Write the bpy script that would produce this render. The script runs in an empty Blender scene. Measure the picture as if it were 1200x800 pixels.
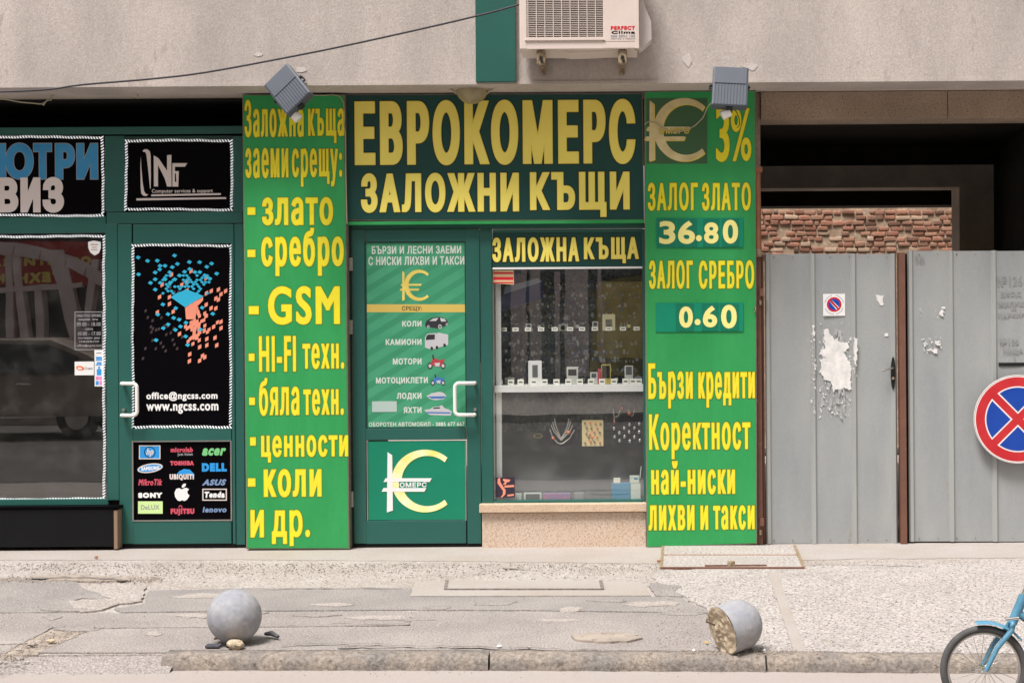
import bpy, bmesh, math, random
import numpy as np
from mathutils import Vector, Matrix
rnd = random.Random(7)
sc = bpy.context.scene
col = sc.collection

# ---------------------------------------------------------------- camera, world, sun, exposure
F = 1750.0; DC = 10.0; U0 = 720.0; V0 = 385.0; ZC = 1.457; ROLL = math.radians(0.40)
cam_d = bpy.data.cameras.new('camera')
cam_d.sensor_width = 36; cam_d.lens = F / 1200 * 36
cam_d.shift_x = -(U0 - 600) / 1200; cam_d.shift_y = -(400 - V0) / 1200
cam_d.clip_end = 500; cam_d.clip_start = .05
cam = bpy.data.objects.new('camera', cam_d); col.objects.link(cam)
cam.location = (0, -DC, ZC); cam.rotation_euler = (math.radians(90), ROLL, 0)
sc.camera = cam

S = Vector((-0.34, -0.50, 1.28)).normalized()      # towards the sun
w = bpy.data.worlds.new('World'); sc.world = w; w.use_nodes = True
nt = w.node_tree; bg = nt.nodes['Background']
sky = nt.nodes.new('ShaderNodeTexSky'); sky.sky_type = 'NISHITA'; sky.sun_disc = False
sky.sun_elevation = math.asin(S.z); sky.sun_rotation = math.atan2(S.x, S.y)
sky.dust_density = 4; sky.air_density = 1.2; sky.ozone_density = .6
hs = nt.nodes.new('ShaderNodeHueSaturation'); hs.inputs['Saturation'].default_value = .22
nt.links.new(sky.outputs[0], hs.inputs['Color']); nt.links.new(hs.outputs[0], bg.inputs[0])
bg.inputs[1].default_value = .074
sd = bpy.data.lights.new('sun', 'SUN'); sd.energy = 2.9; sd.angle = math.radians(19); sd.color = (1, .945, .905)
so = bpy.data.objects.new('sun', sd); col.objects.link(so)
so.rotation_euler = S.to_track_quat('Z', 'Y').to_euler(); so.location = (0, -6, 12)
vs = sc.view_settings
vs.view_transform = 'Standard'; vs.look = 'None'; vs.gamma = 1; vs.use_curve_mapping = False
vs.exposure = 0.80

# ---------------------------------------------------------------- picture <-> place
CA, SA = math.cos(ROLL), math.sin(ROLL)
def W(u, v, y):
    du, dv = u - U0, v - V0
    x = du * CA - dv * SA; d = du * SA + dv * CA
    s = (y + DC) / F
    return Vector((x * s, y, ZC - d * s))
def R(u0, v0, u1, v1, y):
    um, vm = (u0 + u1) / 2, (v0 + v1) / 2
    return W(u0, vm, y).x, W(u1, vm, y).x, W(um, v1, y).z, W(um, v0, y).z
def G(u, v, z=0.0):
    du, dv = u - U0, v - V0
    x = du * CA - dv * SA; d = du * SA + dv * CA
    D = F * (ZC - z) / d
    return Vector((x * D / F, D - DC, z))
def PX(y=0): return (y + DC) / F

# ---------------------------------------------------------------- materials
def srgb(r, g, b):
    f = lambda c: (c / 255 / 12.92) if c / 255 <= .04045 else ((c / 255 + .055) / 1.055) ** 2.4
    return (f(r), f(g), f(b))
def mat(name, c, rough=.6, var=.0, vs_=6.0, bump=0., bs=80., metal=0., c2=None, spots=None, spot_s=60., spot_t=.62,
        stretch=(1, 1, 1), emit=0., speck=0., speck_s=160., spec=.5, coat=0., rv=0., objrand=0.):
    m = bpy.data.materials.new(name); m.use_nodes = True
    t = m.node_tree; N = t.nodes; L = t.links; p = N['Principled BSDF']
    p.inputs['Roughness'].default_value = rough; p.inputs['Metallic'].default_value = metal
    p.inputs['Specular IOR Level'].default_value = spec; p.inputs['Coat Weight'].default_value = coat
    p.inputs['Base Color'].default_value = (*c, 1)
    if emit: p.inputs['Emission Color'].default_value = (*c, 1); p.inputs['Emission Strength'].default_value = emit
    tc = N.new('ShaderNodeTexCoord'); mp = N.new('ShaderNodeMapping'); mp.inputs['Scale'].default_value = stretch
    L.new(tc.outputs['Object'], mp.inputs[0])
    def noise(s, d=6, r=.6):
        n = N.new('ShaderNodeTexNoise'); n.inputs['Scale'].default_value = s; n.inputs['Detail'].default_value = d
        n.inputs['Roughness'].default_value = r; L.new(mp.outputs[0], n.inputs['Vector']); return n
    out = None
    def mix(a, b, fac):
        x = N.new('ShaderNodeMix'); x.data_type = 'RGBA'
        if isinstance(a, tuple): x.inputs[6].default_value = (*a, 1)
        else: L.new(a, x.inputs[6])
        if isinstance(b, tuple): x.inputs[7].default_value = (*b, 1)
        else: L.new(b, x.inputs[7])
        L.new(fac, x.inputs[0]); return x.outputs[2]
    def ramp(src, a, b):
        r = N.new('ShaderNodeMapRange'); r.inputs[1].default_value = a; r.inputs[2].default_value = b
        L.new(src, r.inputs[0]); return r.outputs[0]
    cur = c
    if var or c2:
        n = noise(vs_)
        d = c2 if c2 else tuple(max(0, k * (1 - var)) for k in c)
        a = c if c2 else tuple(k * (1 + var) for k in c)
        cur = mix(a, d, ramp(n.outputs['Fac'], .35, .65))
    if spots:
        n = noise(spot_s, 3)
        cur = mix(cur, spots, ramp(n.outputs['Fac'], spot_t, spot_t + .06))
    if speck:
        n = noise(speck_s, 4, .7); r = N.new('ShaderNodeMapRange'); r.inputs[1].default_value = .3; r.inputs[2].default_value = .7
        r.inputs[3].default_value = 1 - speck; r.inputs[4].default_value = 1 + speck * .7
        h = N.new('ShaderNodeHueSaturation'); L.new(n.outputs['Fac'], r.inputs[0]); L.new(r.outputs[0], h.inputs['Value'])
        if isinstance(cur, tuple): h.inputs['Color'].default_value = (*cur, 1)
        else: L.new(cur, h.inputs['Color'])
        cur = h.outputs[0]
    if objrand:
        oi = N.new('ShaderNodeObjectInfo'); h = N.new('ShaderNodeHueSaturation')
        r = N.new('ShaderNodeMapRange'); r.inputs[3].default_value = 1 - objrand; r.inputs[4].default_value = 1 + objrand
        L.new(oi.outputs['Random'], r.inputs[0]); L.new(r.outputs[0], h.inputs['Value'])
        if isinstance(cur, tuple): h.inputs['Color'].default_value = (*cur, 1)
        else: L.new(cur, h.inputs['Color'])
        cur = h.outputs[0]
    if not isinstance(cur, tuple): L.new(cur, p.inputs['Base Color'])
    if rv:
        n = noise(vs_ * 2); r = N.new('ShaderNodeMapRange'); r.inputs[3].default_value = rough - rv; r.inputs[4].default_value = rough + rv
        L.new(n.outputs['Fac'], r.inputs[0]); L.new(r.outputs[0], p.inputs['Roughness'])
    if bump:
        n = noise(bs, 8, .65); b = N.new('ShaderNodeBump'); b.inputs['Strength'].default_value = min(1, bump)
        b.inputs['Distance'].default_value = .01; L.new(n.outputs['Fac'], b.inputs['Height']); L.new(b.outputs[0], p.inputs['Normal'])
    m['p'] = 1
    return m
def glass_mat(name, ior=1.75, tint=(.93, .96, .95)):
    m = bpy.data.materials.new(name); m.use_nodes = True
    t = m.node_tree; N = t.nodes; L = t.links; N.remove(N['Principled BSDF'])
    tr = N.new('ShaderNodeBsdfTransparent'); tr.inputs[0].default_value = (*tint, 1)
    gl = N.new('ShaderNodeBsdfGlossy'); gl.inputs['Roughness'].default_value = .004; gl.inputs[0].default_value = (1, 1, 1, 1)
    n = N.new('ShaderNodeTexNoise'); n.inputs['Scale'].default_value = 1.3; tc = N.new('ShaderNodeTexCoord'); L.new(tc.outputs['Object'], n.inputs['Vector'])
    b = N.new('ShaderNodeBump'); b.inputs['Strength'].default_value = .035; b.inputs['Distance'].default_value = .02
    L.new(n.outputs['Fac'], b.inputs['Height']); L.new(b.outputs[0], gl.inputs['Normal'])
    fr = N.new('ShaderNodeFresnel'); fr.inputs[0].default_value = ior
    df = N.new('ShaderNodeBsdfDiffuse'); df.inputs[0].default_value = (.6, .58, .55, 1)
    n2 = N.new('ShaderNodeTexNoise'); n2.inputs['Scale'].default_value = 9; n2.inputs['Detail'].default_value = 8; L.new(tc.outputs['Object'], n2.inputs['Vector'])
    mr = N.new('ShaderNodeMapRange'); mr.inputs[1].default_value = .45; mr.inputs[2].default_value = .8; mr.inputs[3].default_value = .004; mr.inputs[4].default_value = .03
    L.new(n2.outputs['Fac'], mr.inputs[0])
    mx = N.new('ShaderNodeMixShader'); ge = N.new('ShaderNodeNewGeometry'); mm = N.new('ShaderNodeMath'); mm.operation = 'SUBTRACT'; mm.use_clamp = True; L.new(fr.outputs[0], mm.inputs[0]); L.new(ge.outputs['Backfacing'], mm.inputs[1]); L.new(mm.outputs[0], mx.inputs[0]); L.new(tr.outputs[0], mx.inputs[1]); L.new(gl.outputs[0], mx.inputs[2])
    m2 = N.new('ShaderNodeMixShader'); L.new(mr.outputs[0], m2.inputs[0]); L.new(mx.outputs[0], m2.inputs[1]); L.new(df.outputs[0], m2.inputs[2])
    L.new(m2.outputs[0], N['Material Output'].inputs[0])
    return m

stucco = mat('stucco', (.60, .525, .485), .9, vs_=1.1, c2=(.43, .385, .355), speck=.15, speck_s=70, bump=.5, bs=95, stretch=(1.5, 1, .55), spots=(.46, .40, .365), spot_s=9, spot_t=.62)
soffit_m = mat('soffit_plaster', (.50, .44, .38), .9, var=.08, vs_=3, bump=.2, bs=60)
granite = mat('pink_granite', srgb(212, 194, 180), .55, vs_=5, c2=srgb(208, 188, 168), bump=.1, bs=200, spots=srgb(180, 150, 126), spot_s=125, spot_t=.53, speck=.14, speck_s=120)
granite_d = mat('grey_granite', srgb(170, 150, 132), .6, vs_=3, c2=srgb(150, 132, 115), bump=.25, bs=140, spots=srgb(85, 68, 56), spot_s=105, spot_t=.58, speck=.25, speck_s=90)
sill_m = mat('sill_stone', srgb(206, 184, 160), .5, var=.06, bump=.1, bs=120, spots=srgb(175, 125, 90), spot_s=150, spot_t=.56)
alu = mat('green_aluminium', srgb(38, 92, 84), .38, var=.06, vs_=2.5, spec=.45, bump=.03, bs=30, rv=.06)
alu_d = mat('green_aluminium_bead', srgb(22, 60, 55), .45, var=.05)
sgreen = mat('green_sign_film', srgb(44, 148, 80), .42, vs_=1.6, c2=srgb(56, 160, 92), speck=.04, speck_s=25, spec=.35, stretch=(2, 1, .6))
sedge = mat('sign_edge', srgb(120, 112, 98), .7, var=.15, vs_=15)
sdark = mat('dark_green_film', srgb(24, 66, 62), .4, vs_=1.1, c2=srgb(27, 72, 68), spec=.35)
yel = mat('yellow_film', srgb(242, 230, 44), .45, vs_=6, c2=srgb(236, 222, 60), speck=.04, speck_s=30, spec=.3)
yel_e = mat('ochre_film', srgb(228, 198, 34), .45, spec=.3)
yelm = mat('soft_yellow_film', srgb(246, 230, 112), .45, var=.04, vs_=3, spec=.3)
yelm_e = mat('soft_ochre_film', srgb(226, 204, 88), .45, spec=.3)
out_g = mat('dark_green_outline', srgb(30, 120, 62), .45, spec=.3)
out_k = mat('black_outline', srgb(12, 24, 22), .5, spec=.3)
cream = mat('cream_film', srgb(250, 240, 150), .45, spec=.3)
gold = mat('gold_print', srgb(226, 212, 166), .4, c2=srgb(200, 182, 128), vs_=9, spec=.4)
gold2 = mat('pale_gold_print', srgb(232, 214, 110), .4, c2=srgb(215, 190, 90), vs_=8)
white = mat('white_film', srgb(235, 235, 235), .5)
offw = mat('offwhite_print', srgb(205, 215, 205), .5)
teal_p = mat('teal_plate', srgb(10, 140, 108), .35, var=.04)
teal_p2 = mat('teal_plate_dark', srgb(8, 120, 92), .35, var=.04)
logo_g = mat('logo_panel_green', srgb(8, 128, 98), .35, var=.04, vs_=3)
post_g = mat('poster_green', srgb(62, 150, 112), .4, c2=srgb(74, 160, 122), vs_=4, stretch=(1, 1, 1))
post_s = mat('poster_stripe', srgb(57, 143, 106), .4)
post_d = mat('logo_square_print', srgb(58, 96, 62), .5)
black = mat('black_film', srgb(4, 3, 6), .55, spec=.05)
black_p = mat('black_plinth', srgb(12, 14, 18), .4, var=.2, vs_=4, spec=.25)
dark = mat('shade_black', (.006, .006, .006), .9)  # black stands in for shade in recess, gaps and slot; also a pebble
blue = mat('blue_print', srgb(30, 140, 200), .45, c2=srgb(40, 120, 185), vs_=5)
cyan = mat('cyan_print', srgb(40, 180, 220), .5)
salmon = mat('salmon_print', srgb(240, 150, 125), .5)
faint = mat('faint_print', srgb(62, 48, 52), .5)
red = mat('red_print', srgb(208, 30, 50), .5)
redp = mat('rose_print', srgb(205, 80, 100), .5)
greyp = mat('grey_print', srgb(150, 150, 155), .5)
greend = mat('green_print', srgb(120, 200, 130), .5)
lime = mat('lime_print', srgb(205, 235, 160), .5)
steel = mat('steel_blue_print', srgb(120, 145, 185), .5)
bluep = mat('bright_blue_print', srgb(40, 150, 225), .5)
greyl = mat('silver_print', srgb(218, 208, 204), .5)
handle_m = mat('white_handle', srgb(240, 238, 235), .28, spec=.6, coat=.3)
metal = mat('steel', (.55, .54, .52), .35, metal=1, var=.1)
fl_m = mat('floodlight_grey', srgb(80, 86, 97), .5, var=.05, vs_=10, spec=.4)
fl_k = mat('floodlight_black', srgb(20, 20, 22), .5)
cable_g = mat('pale_cable', srgb(170, 165, 140), .6, var=.1)
cable_k = mat('dark_cable', srgb(48, 44, 52), .6)
ac_m = mat('ac_casing', srgb(222, 208, 200), .42, c2=srgb(212, 197, 188), vs_=2.5, spec=.3)
ac_d = mat('ac_coil', srgb(95, 92, 84), .7, var=.2, vs_=20)
rust = mat('rusty_metal', srgb(105, 80, 55), .75, c2=srgb(165, 150, 125), vs_=40, bump=.3, bs=90)
brownp = mat('brown_paint', srgb(112, 76, 62), .6, var=.12, vs_=8, spots=srgb(150, 115, 95), spot_s=40, spot_t=.66, bump=.15)
pole_m = mat('rusty_pole', srgb(150, 98, 68), .65, var=.15, vs_=9, bump=.15, bs=60)
galv = mat('galvanised_sheet', srgb(152, 156, 159), .5, c2=srgb(170, 173, 172), vs_=1.5, spots=srgb(158, 154, 146), spot_s=9, spot_t=.68, speck=.07, speck_s=90, metal=.1, stretch=(1.5, 1, .5), bump=.12, bs=140, spec=.4)
galv2 = mat('galvanised_rib', srgb(170, 173, 172), .45, var=.06, vs_=3, metal=.2, stretch=(1, 1, .3))
paper = mat('paper_remains', srgb(238, 236, 234), .9, vs_=18, c2=srgb(208, 208, 207))
smear = mat('paper_smear', srgb(180, 182, 182), .8, vs_=40, c2=srgb(160, 163, 163), speck=.15, speck_s=70, stretch=(1, 1, .4))
pencil = mat('pencil_marks', srgb(140, 142, 142), .9)
passage_m = mat('passage_plaster_lit', (.78, .69, .60), .95, var=.2, vs_=2)
beam_shade_m = mat('dark_beam_shade', (.03, .025, .02), .95, var=.2)  # dark brown beam; also passage shade put into the colour
mortar = mat('lime_mortar', srgb(196, 174, 150), .95, speck=.35, speck_s=25, c2=srgb(158, 132, 110), vs_=5, bump=.8, bs=25, spots=srgb(90, 70, 60), spot_s=12, spot_t=.68)
bricks_m = [mat('brick_red', srgb(168, 114, 92), .9, var=.18, vs_=9, bump=.8, bs=22, spots=srgb(190, 168, 148), spot_s=9, spot_t=.56, speck=.15, speck_s=30, objrand=.25),
            mat('brick_rose', srgb(176, 130, 106), .9, var=.15, vs_=9, bump=.8, bs=22, spots=srgb(190, 168, 148), spot_s=9, spot_t=.56, speck=.15, speck_s=30, objrand=.2),
            mat('brick_brown', srgb(134, 96, 78), .9, var=.2, vs_=9, bump=.8, bs=22, spots=srgb(190, 168, 148), spot_s=9, spot_t=.56, speck=.15, speck_s=30, objrand=.3),
            mat('brick_pale', srgb(192, 164, 140), .9, var=.15, vs_=9, bump=.8, bs=22, spots=srgb(190, 168, 148), spot_s=9, spot_t=.56, speck=.15, speck_s=30, objrand=.15)]
conc = mat('worn_concrete', (0.421, 0.383, 0.357), .95, speck=.62, speck_s=75, vs_=3, c2=(0.361, 0.318, 0.288), bump=.5, bs=45, spots=(0.447, 0.413, 0.378), spot_s=70, spot_t=.60)
aggr = mat('exposed_aggregate', (0.493, 0.453, 0.431), .95, speck=.62, speck_s=62, vs_=2.2, c2=(0.431, 0.396, 0.374), bump=1, bs=70, spots=(0.194, 0.176, 0.176), spot_s=58, spot_t=.60)
apron_m = mat('smooth_cement', (0.386, 0.353, 0.332), .9, speck=.22, speck_s=90, vs_=2, c2=(0.353, 0.311, 0.277), bump=.25, bs=60)
asph = mat('dusty_asphalt', (0.288, 0.259, 0.248), .95, speck=.62, speck_s=110, vs_=1.7, c2=(0.378, 0.342, 0.320), bump=.7, bs=110, spots=(0.405, 0.365, 0.333), spot_s=55, spot_t=.62)
asph2 = mat('dusty_asphalt_patch', (0.270, 0.250, 0.243), .95, speck=.62, speck_s=110, vs_=2.1, c2=(0.342, 0.315, 0.297), bump=.7, bs=110, spots=(0.378, 0.342, 0.315), spot_s=60, spot_t=.64)
dustm = mat('pale_dust', (.40, .358, .325), .98, speck=.5, speck_s=90, vs_=5, c2=(.34, .305, .28))
stainm = mat('old_stain', (.27, .245, .235), .95, speck=.55, speck_s=110, vs_=5, c2=(.33, .30, .28))
dirt = mat('dusty_rubble', (0.414, 0.351, 0.297), .98, vs_=8, c2=(0.297, 0.252, 0.216), bump=1, bs=40, spots=(0.144, 0.126, 0.108), spot_s=24, spot_t=.62)
crackm = mat('dark_crack', (.20, .175, .16), .98, var=.3, vs_=20, speck=.3, speck_s=90)
road_m = mat('road_asphalt', (0.370, 0.331, 0.310), .95, speck=.08, speck_s=90, vs_=1.0, c2=(0.344, 0.301, 0.275), bump=.4, bs=120, stretch=(.5, 1, 1))
kerb_m = mat('kerb_stone', (0.324, 0.270, 0.221), .92, speck=.5, speck_s=52, vs_=4, c2=(0.198, 0.180, 0.167), bump=1, bs=38, spots=(0.153, 0.126, 0.104), spot_s=30, spot_t=.62)
ball_m = mat('grey_painted_concrete', srgb(140, 143, 151), .7, speck=.12, speck_s=38, vs_=5, c2=srgb(168, 166, 166), bump=.12, bs=60, spots=srgb(118, 112, 108), spot_s=16, spot_t=.67)
rubble = mat('broken_concrete', srgb(198, 182, 158), .95, vs_=12, c2=srgb(178, 160, 136), speck=.2, speck_s=70, bump=1, bs=50, spots=srgb(125, 112, 98), spot_s=30, spot_t=.70)
tyre = mat('black_tyre', srgb(78, 78, 78), .8, var=.15, vs_=30)
chrome = mat('chrome', (.7, .7, .7), .2, metal=1)
bikeb = mat('blue_bike_paint', srgb(84, 138, 165), .45, var=.12, vs_=20, spec=.5, spots=srgb(150, 160, 165), spot_s=60, spot_t=.66)
glass = glass_mat('window_glass', 2.3, (.96, .97, .96))
glass2 = glass_mat('display_glass', 2.25, (.98, .99, .985))

# ---------------------------------------------------------------- mesh building
def link(o, parent=None):
    col.objects.link(o)
    if parent: o.parent = parent
    return o
def worldloc(o):
    v = Vector((0, 0, 0))
    while o: v += o.location; o = o.parent
    return v
def thing(name, label, cat, loc=(0, 0, 0), group=None):
    o = bpy.data.objects.new(name, None); o.empty_display_size = .1; link(o); o.location = loc
    o['label'] = label; o['category'] = cat
    if group: o['group'] = group
    return o
def tag(o, label=None, cat=None, group=None, kind=None):
    if label: o['label'] = label
    if cat: o['category'] = cat
    if group: o['group'] = group
    if kind: o['kind'] = kind
    return o
class MB:
    def __init__(s): s.v = []; s.f = []; s.mi = []; s.m = 0; s.sm = []
    def add(s, vs, fs, smooth=False):
        b = len(s.v); s.v += [Vector(p) for p in vs]
        for f in fs: s.f.append([b + i for i in f]); s.mi.append(s.m); s.sm.append(smooth)
        return s
    def box(s, x0, x1, y0, y1, z0, z1, bev=0.):
        if x1 < x0: x0, x1 = x1, x0
        if y1 < y0: y0, y1 = y1, y0
        if z1 < z0: z0, z1 = z1, z0
        b = min(bev, (x1 - x0) / 3, (y1 - y0) / 3, (z1 - z0) / 3)
        if b <= 0:
            vs = [(x, y, z) for x in (x0, x1) for y in (y0, y1) for z in (z0, z1)]
            return s.add(vs, [(0, 1, 3, 2), (4, 6, 7, 5), (0, 4, 5, 1), (2, 3, 7, 6), (0, 2, 6, 4), (1, 5, 7, 3)])
        bm = bmesh.new(); bmesh.ops.create_cube(bm, size=1)
        for v in bm.verts:
            v.co = Vector(((x0 + x1) / 2 + v.co.x * (x1 - x0), (y0 + y1) / 2 + v.co.y * (y1 - y0), (z0 + z1) / 2 + v.co.z * (z1 - z0)))
        bmesh.ops.bevel(bm, geom=bm.edges[:], offset=b, segments=2, affect='EDGES', profile=.6)
        bm.verts.index_update(); s.add([v.co.copy() for v in bm.verts], [[v.index for v in f.verts] for f in bm.faces]); bm.free()
        return s
    def prism(s, pts, y0, y1):          # pts (x,z), extruded along y
        n = len(pts); a = sum(pts[i][0] * pts[(i + 1) % n][1] - pts[(i + 1) % n][0] * pts[i][1] for i in range(n))
        if a < 0: pts = pts[::-1]
        vs = [(p[0], y0, p[1]) for p in pts] + [(p[0], y1, p[1]) for p in pts]
        return s.add(vs, [list(range(n)), list(range(2 * n - 1, n - 1, -1))] + [[i, i + n, (i + 1) % n + n, (i + 1) % n] for i in range(n)])
    def slab(s, pts, z0, z1):           # pts (x,y), extruded along z
        n = len(pts); a = sum(pts[i][0] * pts[(i + 1) % n][1] - pts[(i + 1) % n][0] * pts[i][1] for i in range(n))
        if a < 0: pts = pts[::-1]
        vs = [(p[0], p[1], z1) for p in pts] + [(p[0], p[1], z0) for p in pts]
        return s.add(vs, [list(range(n)), list(range(2 * n - 1, n - 1, -1))] + [[i, i + n, (i + 1) % n + n, (i + 1) % n] for i in range(n)])
    def tube(s, P, r, n=8, cap=True):
        P = [Vector(p) for p in P]; rs = r if isinstance(r, (list, tuple)) else [r] * len(P)
        ring = []; up = Vector((0.13, .2, 1)).normalized(); prev = None
        for i, p in enumerate(P):
            d = ((P[min(i + 1, len(P) - 1)] - P[max(i - 1, 0)])).normalized()
            a = d.cross(up if prev is None else prev)
            if prev is None or a.length < 1e-4: a = d.cross(up) if abs(d.dot(up)) < .98 else d.cross(Vector((1, 0, 0)))
            a.normalize(); b = d.cross(a).normalized()
            if prev is not None: b = (prev - d * prev.dot(d)).normalized(); a = b.cross(d)
            prev = b
            ring.append([p + (a * math.cos(2 * math.pi * k / n) + b * math.sin(2 * math.pi * k / n)) * rs[i] for k in range(n)])
        vs = [q for g in ring for q in g]; fs = []
        for i in range(len(P) - 1):
            for k in range(n): fs.append([i * n + k, i * n + (k + 1) % n, (i + 1) * n + (k + 1) % n, (i + 1) * n + k])
        s.add(vs, fs, True)
        if cap:
            s.add(ring[0], [list(range(n))[::-1]]); s.add(ring[-1], [list(range(n))])
        return s
    def torus(s, c, R_, r, ax=(0, 1, 0), n=48, m=10):
        c = Vector(c); ax = Vector(ax).normalized(); a = ax.orthogonal().normalized(); b = ax.cross(a)
        vs = []; fs = []
        for i in range(n):
            t = 2 * math.pi * i / n; d = a * math.cos(t) + b * math.sin(t)
            for k in range(m):
                q = 2 * math.pi * k / m; vs.append(c + d * (R_ + r * math.cos(q)) + ax * r * math.sin(q))
        for i in range(n):
            for k in range(m): fs.append([i * m + k, ((i + 1) % n) * m + k, ((i + 1) % n) * m + (k + 1) % m, i * m + (k + 1) % m])
        return s.add(vs, fs, True)
    def disc(s, c, r, y0, y1, n=64):
        return s.prism([(c[0] + r * math.cos(2 * math.pi * i / n), c[1] + r * math.sin(2 * math.pi * i / n)) for i in range(n)], y0, y1)
    def sph(s, c, r, nu=32, nv=18, f=None):
        c = Vector(c); vs = []; fs = []
        rr = r if isinstance(r, (tuple, list)) else (r, r, r)
        for j in range(nv + 1):
            th = math.pi * j / nv
            for i in range(nu):
                ph = 2 * math.pi * i / nu
                d = Vector((math.sin(th) * math.cos(ph), math.sin(th) * math.sin(ph), math.cos(th)))
                q = Vector((d.x * rr[0], d.y * rr[1], d.z * rr[2]))
                if f: q = f(q)
                vs.append(c + q)
        for j in range(nv):
            for i in range(nu): fs.append([j * nu + i, (j + 1) * nu + i, (j + 1) * nu + (i + 1) % nu, j * nu + (i + 1) % nu])
        return s.add(vs, fs, True)
    def xf(s, M):
        s.v = [M @ v for v in s.v]; return s
    def build(s, name, mats, parent=None, kind=None):
        if not isinstance(mats, (list, tuple)): mats = [mats]
        me = bpy.data.meshes.new(name)
        o = bpy.data.objects.new(name, me); link(o, parent)
        if parent: off = worldloc(parent)
        else:
            xs = [v.x for v in s.v]; ys = [v.y for v in s.v]; zs = [v.z for v in s.v]
            off = Vector(((min(xs) + max(xs)) / 2, (min(ys) + max(ys)) / 2, min(zs))); o.location = off
        me.from_pydata([v - off for v in s.v], [], s.f)
        for m in mats: me.materials.append(m)
        me.polygons.foreach_set('material_index', s.mi); me.polygons.foreach_set('use_smooth', s.sm)
        me.validate(); me.update()
        if kind: o['kind'] = kind
        return o
def rbox(name, m, parent, u0, v0, u1, v1, y, th, bev=0., kind=None):
    """box whose front face fills the photo rectangle at depth y, going back th"""
    x0, x1, z0, z1 = R(u0, v0, u1, v1, y)
    return MB().box(x0, x1, y, y + th, z0, z1, bev).build(name, m, parent, kind)

# ---------------------------------------------------------------- lettering: signed distance fields of glyph outlines -> flat printed meshes
_cc = {}
def contours(s, res=5, sp=1.):
    if (s, sp) in _cc: return _cc[(s, sp)]
    cu = bpy.data.curves.new('t', 'FONT'); cu.body = s; cu.size = 1; cu.space_character = sp
    o = bpy.data.objects.new('t', cu); col.objects.link(o)
    dg = bpy.context.evaluated_depsgraph_get(); dg.update()
    c2 = o.to_curve(dg); out = []
    for spl in c2.splines:
        P = []; bps = list(spl.bezier_points); n = len(bps)
        for i in range(n):
            p, q = bps[i], bps[(i + 1) % n]
            a, b, c, d = p.co.xy, p.handle_right.xy, q.handle_left.xy, q.co.xy
            L = d - a
            dev = max(abs(L.x * (b - a).y - L.y * (b - a).x), abs(L.x * (c - a).y - L.y * (c - a).x)) / (L.length + 1e-9)
            k = 1 if dev < 1e-3 else res
            for t in range(k):
                t /= k; P.append(a * (1 - t) ** 3 + b * 3 * t * (1 - t) ** 2 + c * 3 * t * t * (1 - t) + d * t ** 3)
        Q = []
        for p in P:
            if not Q or (p - Q[-1]).length > 2e-3: Q.append(p)
        while len(Q) > 1 and (Q[0] - Q[-1]).length < 2e-3: Q.pop()
        if len(Q) > 2: out.append([(p.x, p.y) for p in Q])
    o.to_curve_clear(); bpy.data.objects.remove(o); bpy.data.curves.remove(cu)
    _cc[(s, sp)] = out
    return out
def sdf(C, h, pad):
    """grid of signed distance (negative inside) with mitred outer corners. C: closed contours in metres"""
    A = np.array([p for c in C for p in c]); B = np.array([c[(i + 1) % len(c)] for c in C for i in range(len(c))])
    x0, y0 = A.min(0) - pad - 2 * h; x1, y1 = A.max(0) + pad + 2 * h
    nx = int((x1 - x0) / h) + 2; ny = int((y1 - y0) / h) + 2
    X = x0 + np.arange(nx) * h; Y = y0 + np.arange(ny) * h
    D = np.full((ny, nx), 1e3); Wn = np.zeros((ny, nx), np.int32)
    k0 = 0; prevs = []; nexts = []
    for c in C:
        n = len(c)
        for i in range(n): prevs.append(k0 + (i - 1) % n); nexts.append(k0 + (i + 1) % n)
        k0 += n
    T = B - A; Ln = np.hypot(T[:, 0], T[:, 1]); T = T / Ln[:, None]
    tot = 0
    areas = [sum(c[i][0] * c[(i + 1) % len(c)][1] - c[(i + 1) % len(c)][0] * c[i][1] for i in range(len(c))) for c in C]
    sg = 1 if max(areas, key=abs) > 0 else -1
    m = pad + 2 * h
    for k in range(len(A)):
        a, b, t = A[k], B[k], T[k]
        i0 = max(0, int((min(a[0], b[0]) - m - x0) / h)); i1 = min(nx, int((max(a[0], b[0]) + m - x0) / h) + 2)
        j0 = max(0, int((min(a[1], b[1]) - m - y0) / h)); j1 = min(ny, int((max(a[1], b[1]) + m - y0) / h) + 2)
        dx = X[i0:i1][None, :] - a[0]; dy = Y[j0:j1][:, None] - a[1]
        s = dx * t[0] + dy * t[1]; pr = (dx * t[1] - dy * t[0]) * sg       # pr>0 outside for ccw outer
        sc_ = np.clip(s, 0, Ln[k]); ex = dx - sc_ * t[0]; ey = dy - sc_ * t[1]
        d = np.hypot(ex, ey)
        for nb, at_end in ((prevs[k], False), (nexts[k], True)):
            tn = T[nb]; cr = (t[0] * tn[1] - t[1] * tn[0]) * (1 if at_end else -1) * sg
            if cr > .25:                                                 # convex corner: mitre
                msk = (s > Ln[k]) if at_end else (s < 0)
                q = b if at_end else a
                px = X[i0:i1][None, :] - q[0]; py = Y[j0:j1][:, None] - q[1]
                prn = (px * tn[1] - py * tn[0]) * sg
                mit = np.maximum(np.maximum(pr, prn), d * .58)
                d = np.where(msk & (mit > 0), mit, d)
        sub = D[j0:j1, i0:i1]; np.minimum(sub, d, out=sub)
        # winding number by rows
        ya, yb = a[1], b[1]
        if ya != yb:
            lo, hi = min(ya, yb), max(ya, yb)
            r0 = int(math.ceil((lo - y0) / h)); r1 = int(math.ceil((hi - y0) / h))
            for r in range(max(r0, 0), min(r1, ny)):
                xc = a[0] + (Y[r] - ya) * (b[0] - a[0]) / (yb - ya)
                ci = int(math.ceil((xc - x0) / h))
                Wn[r, ci:] += 1 if yb > ya else -1
    D[Wn != 0] *= -1
    return X, Y, D
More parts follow.
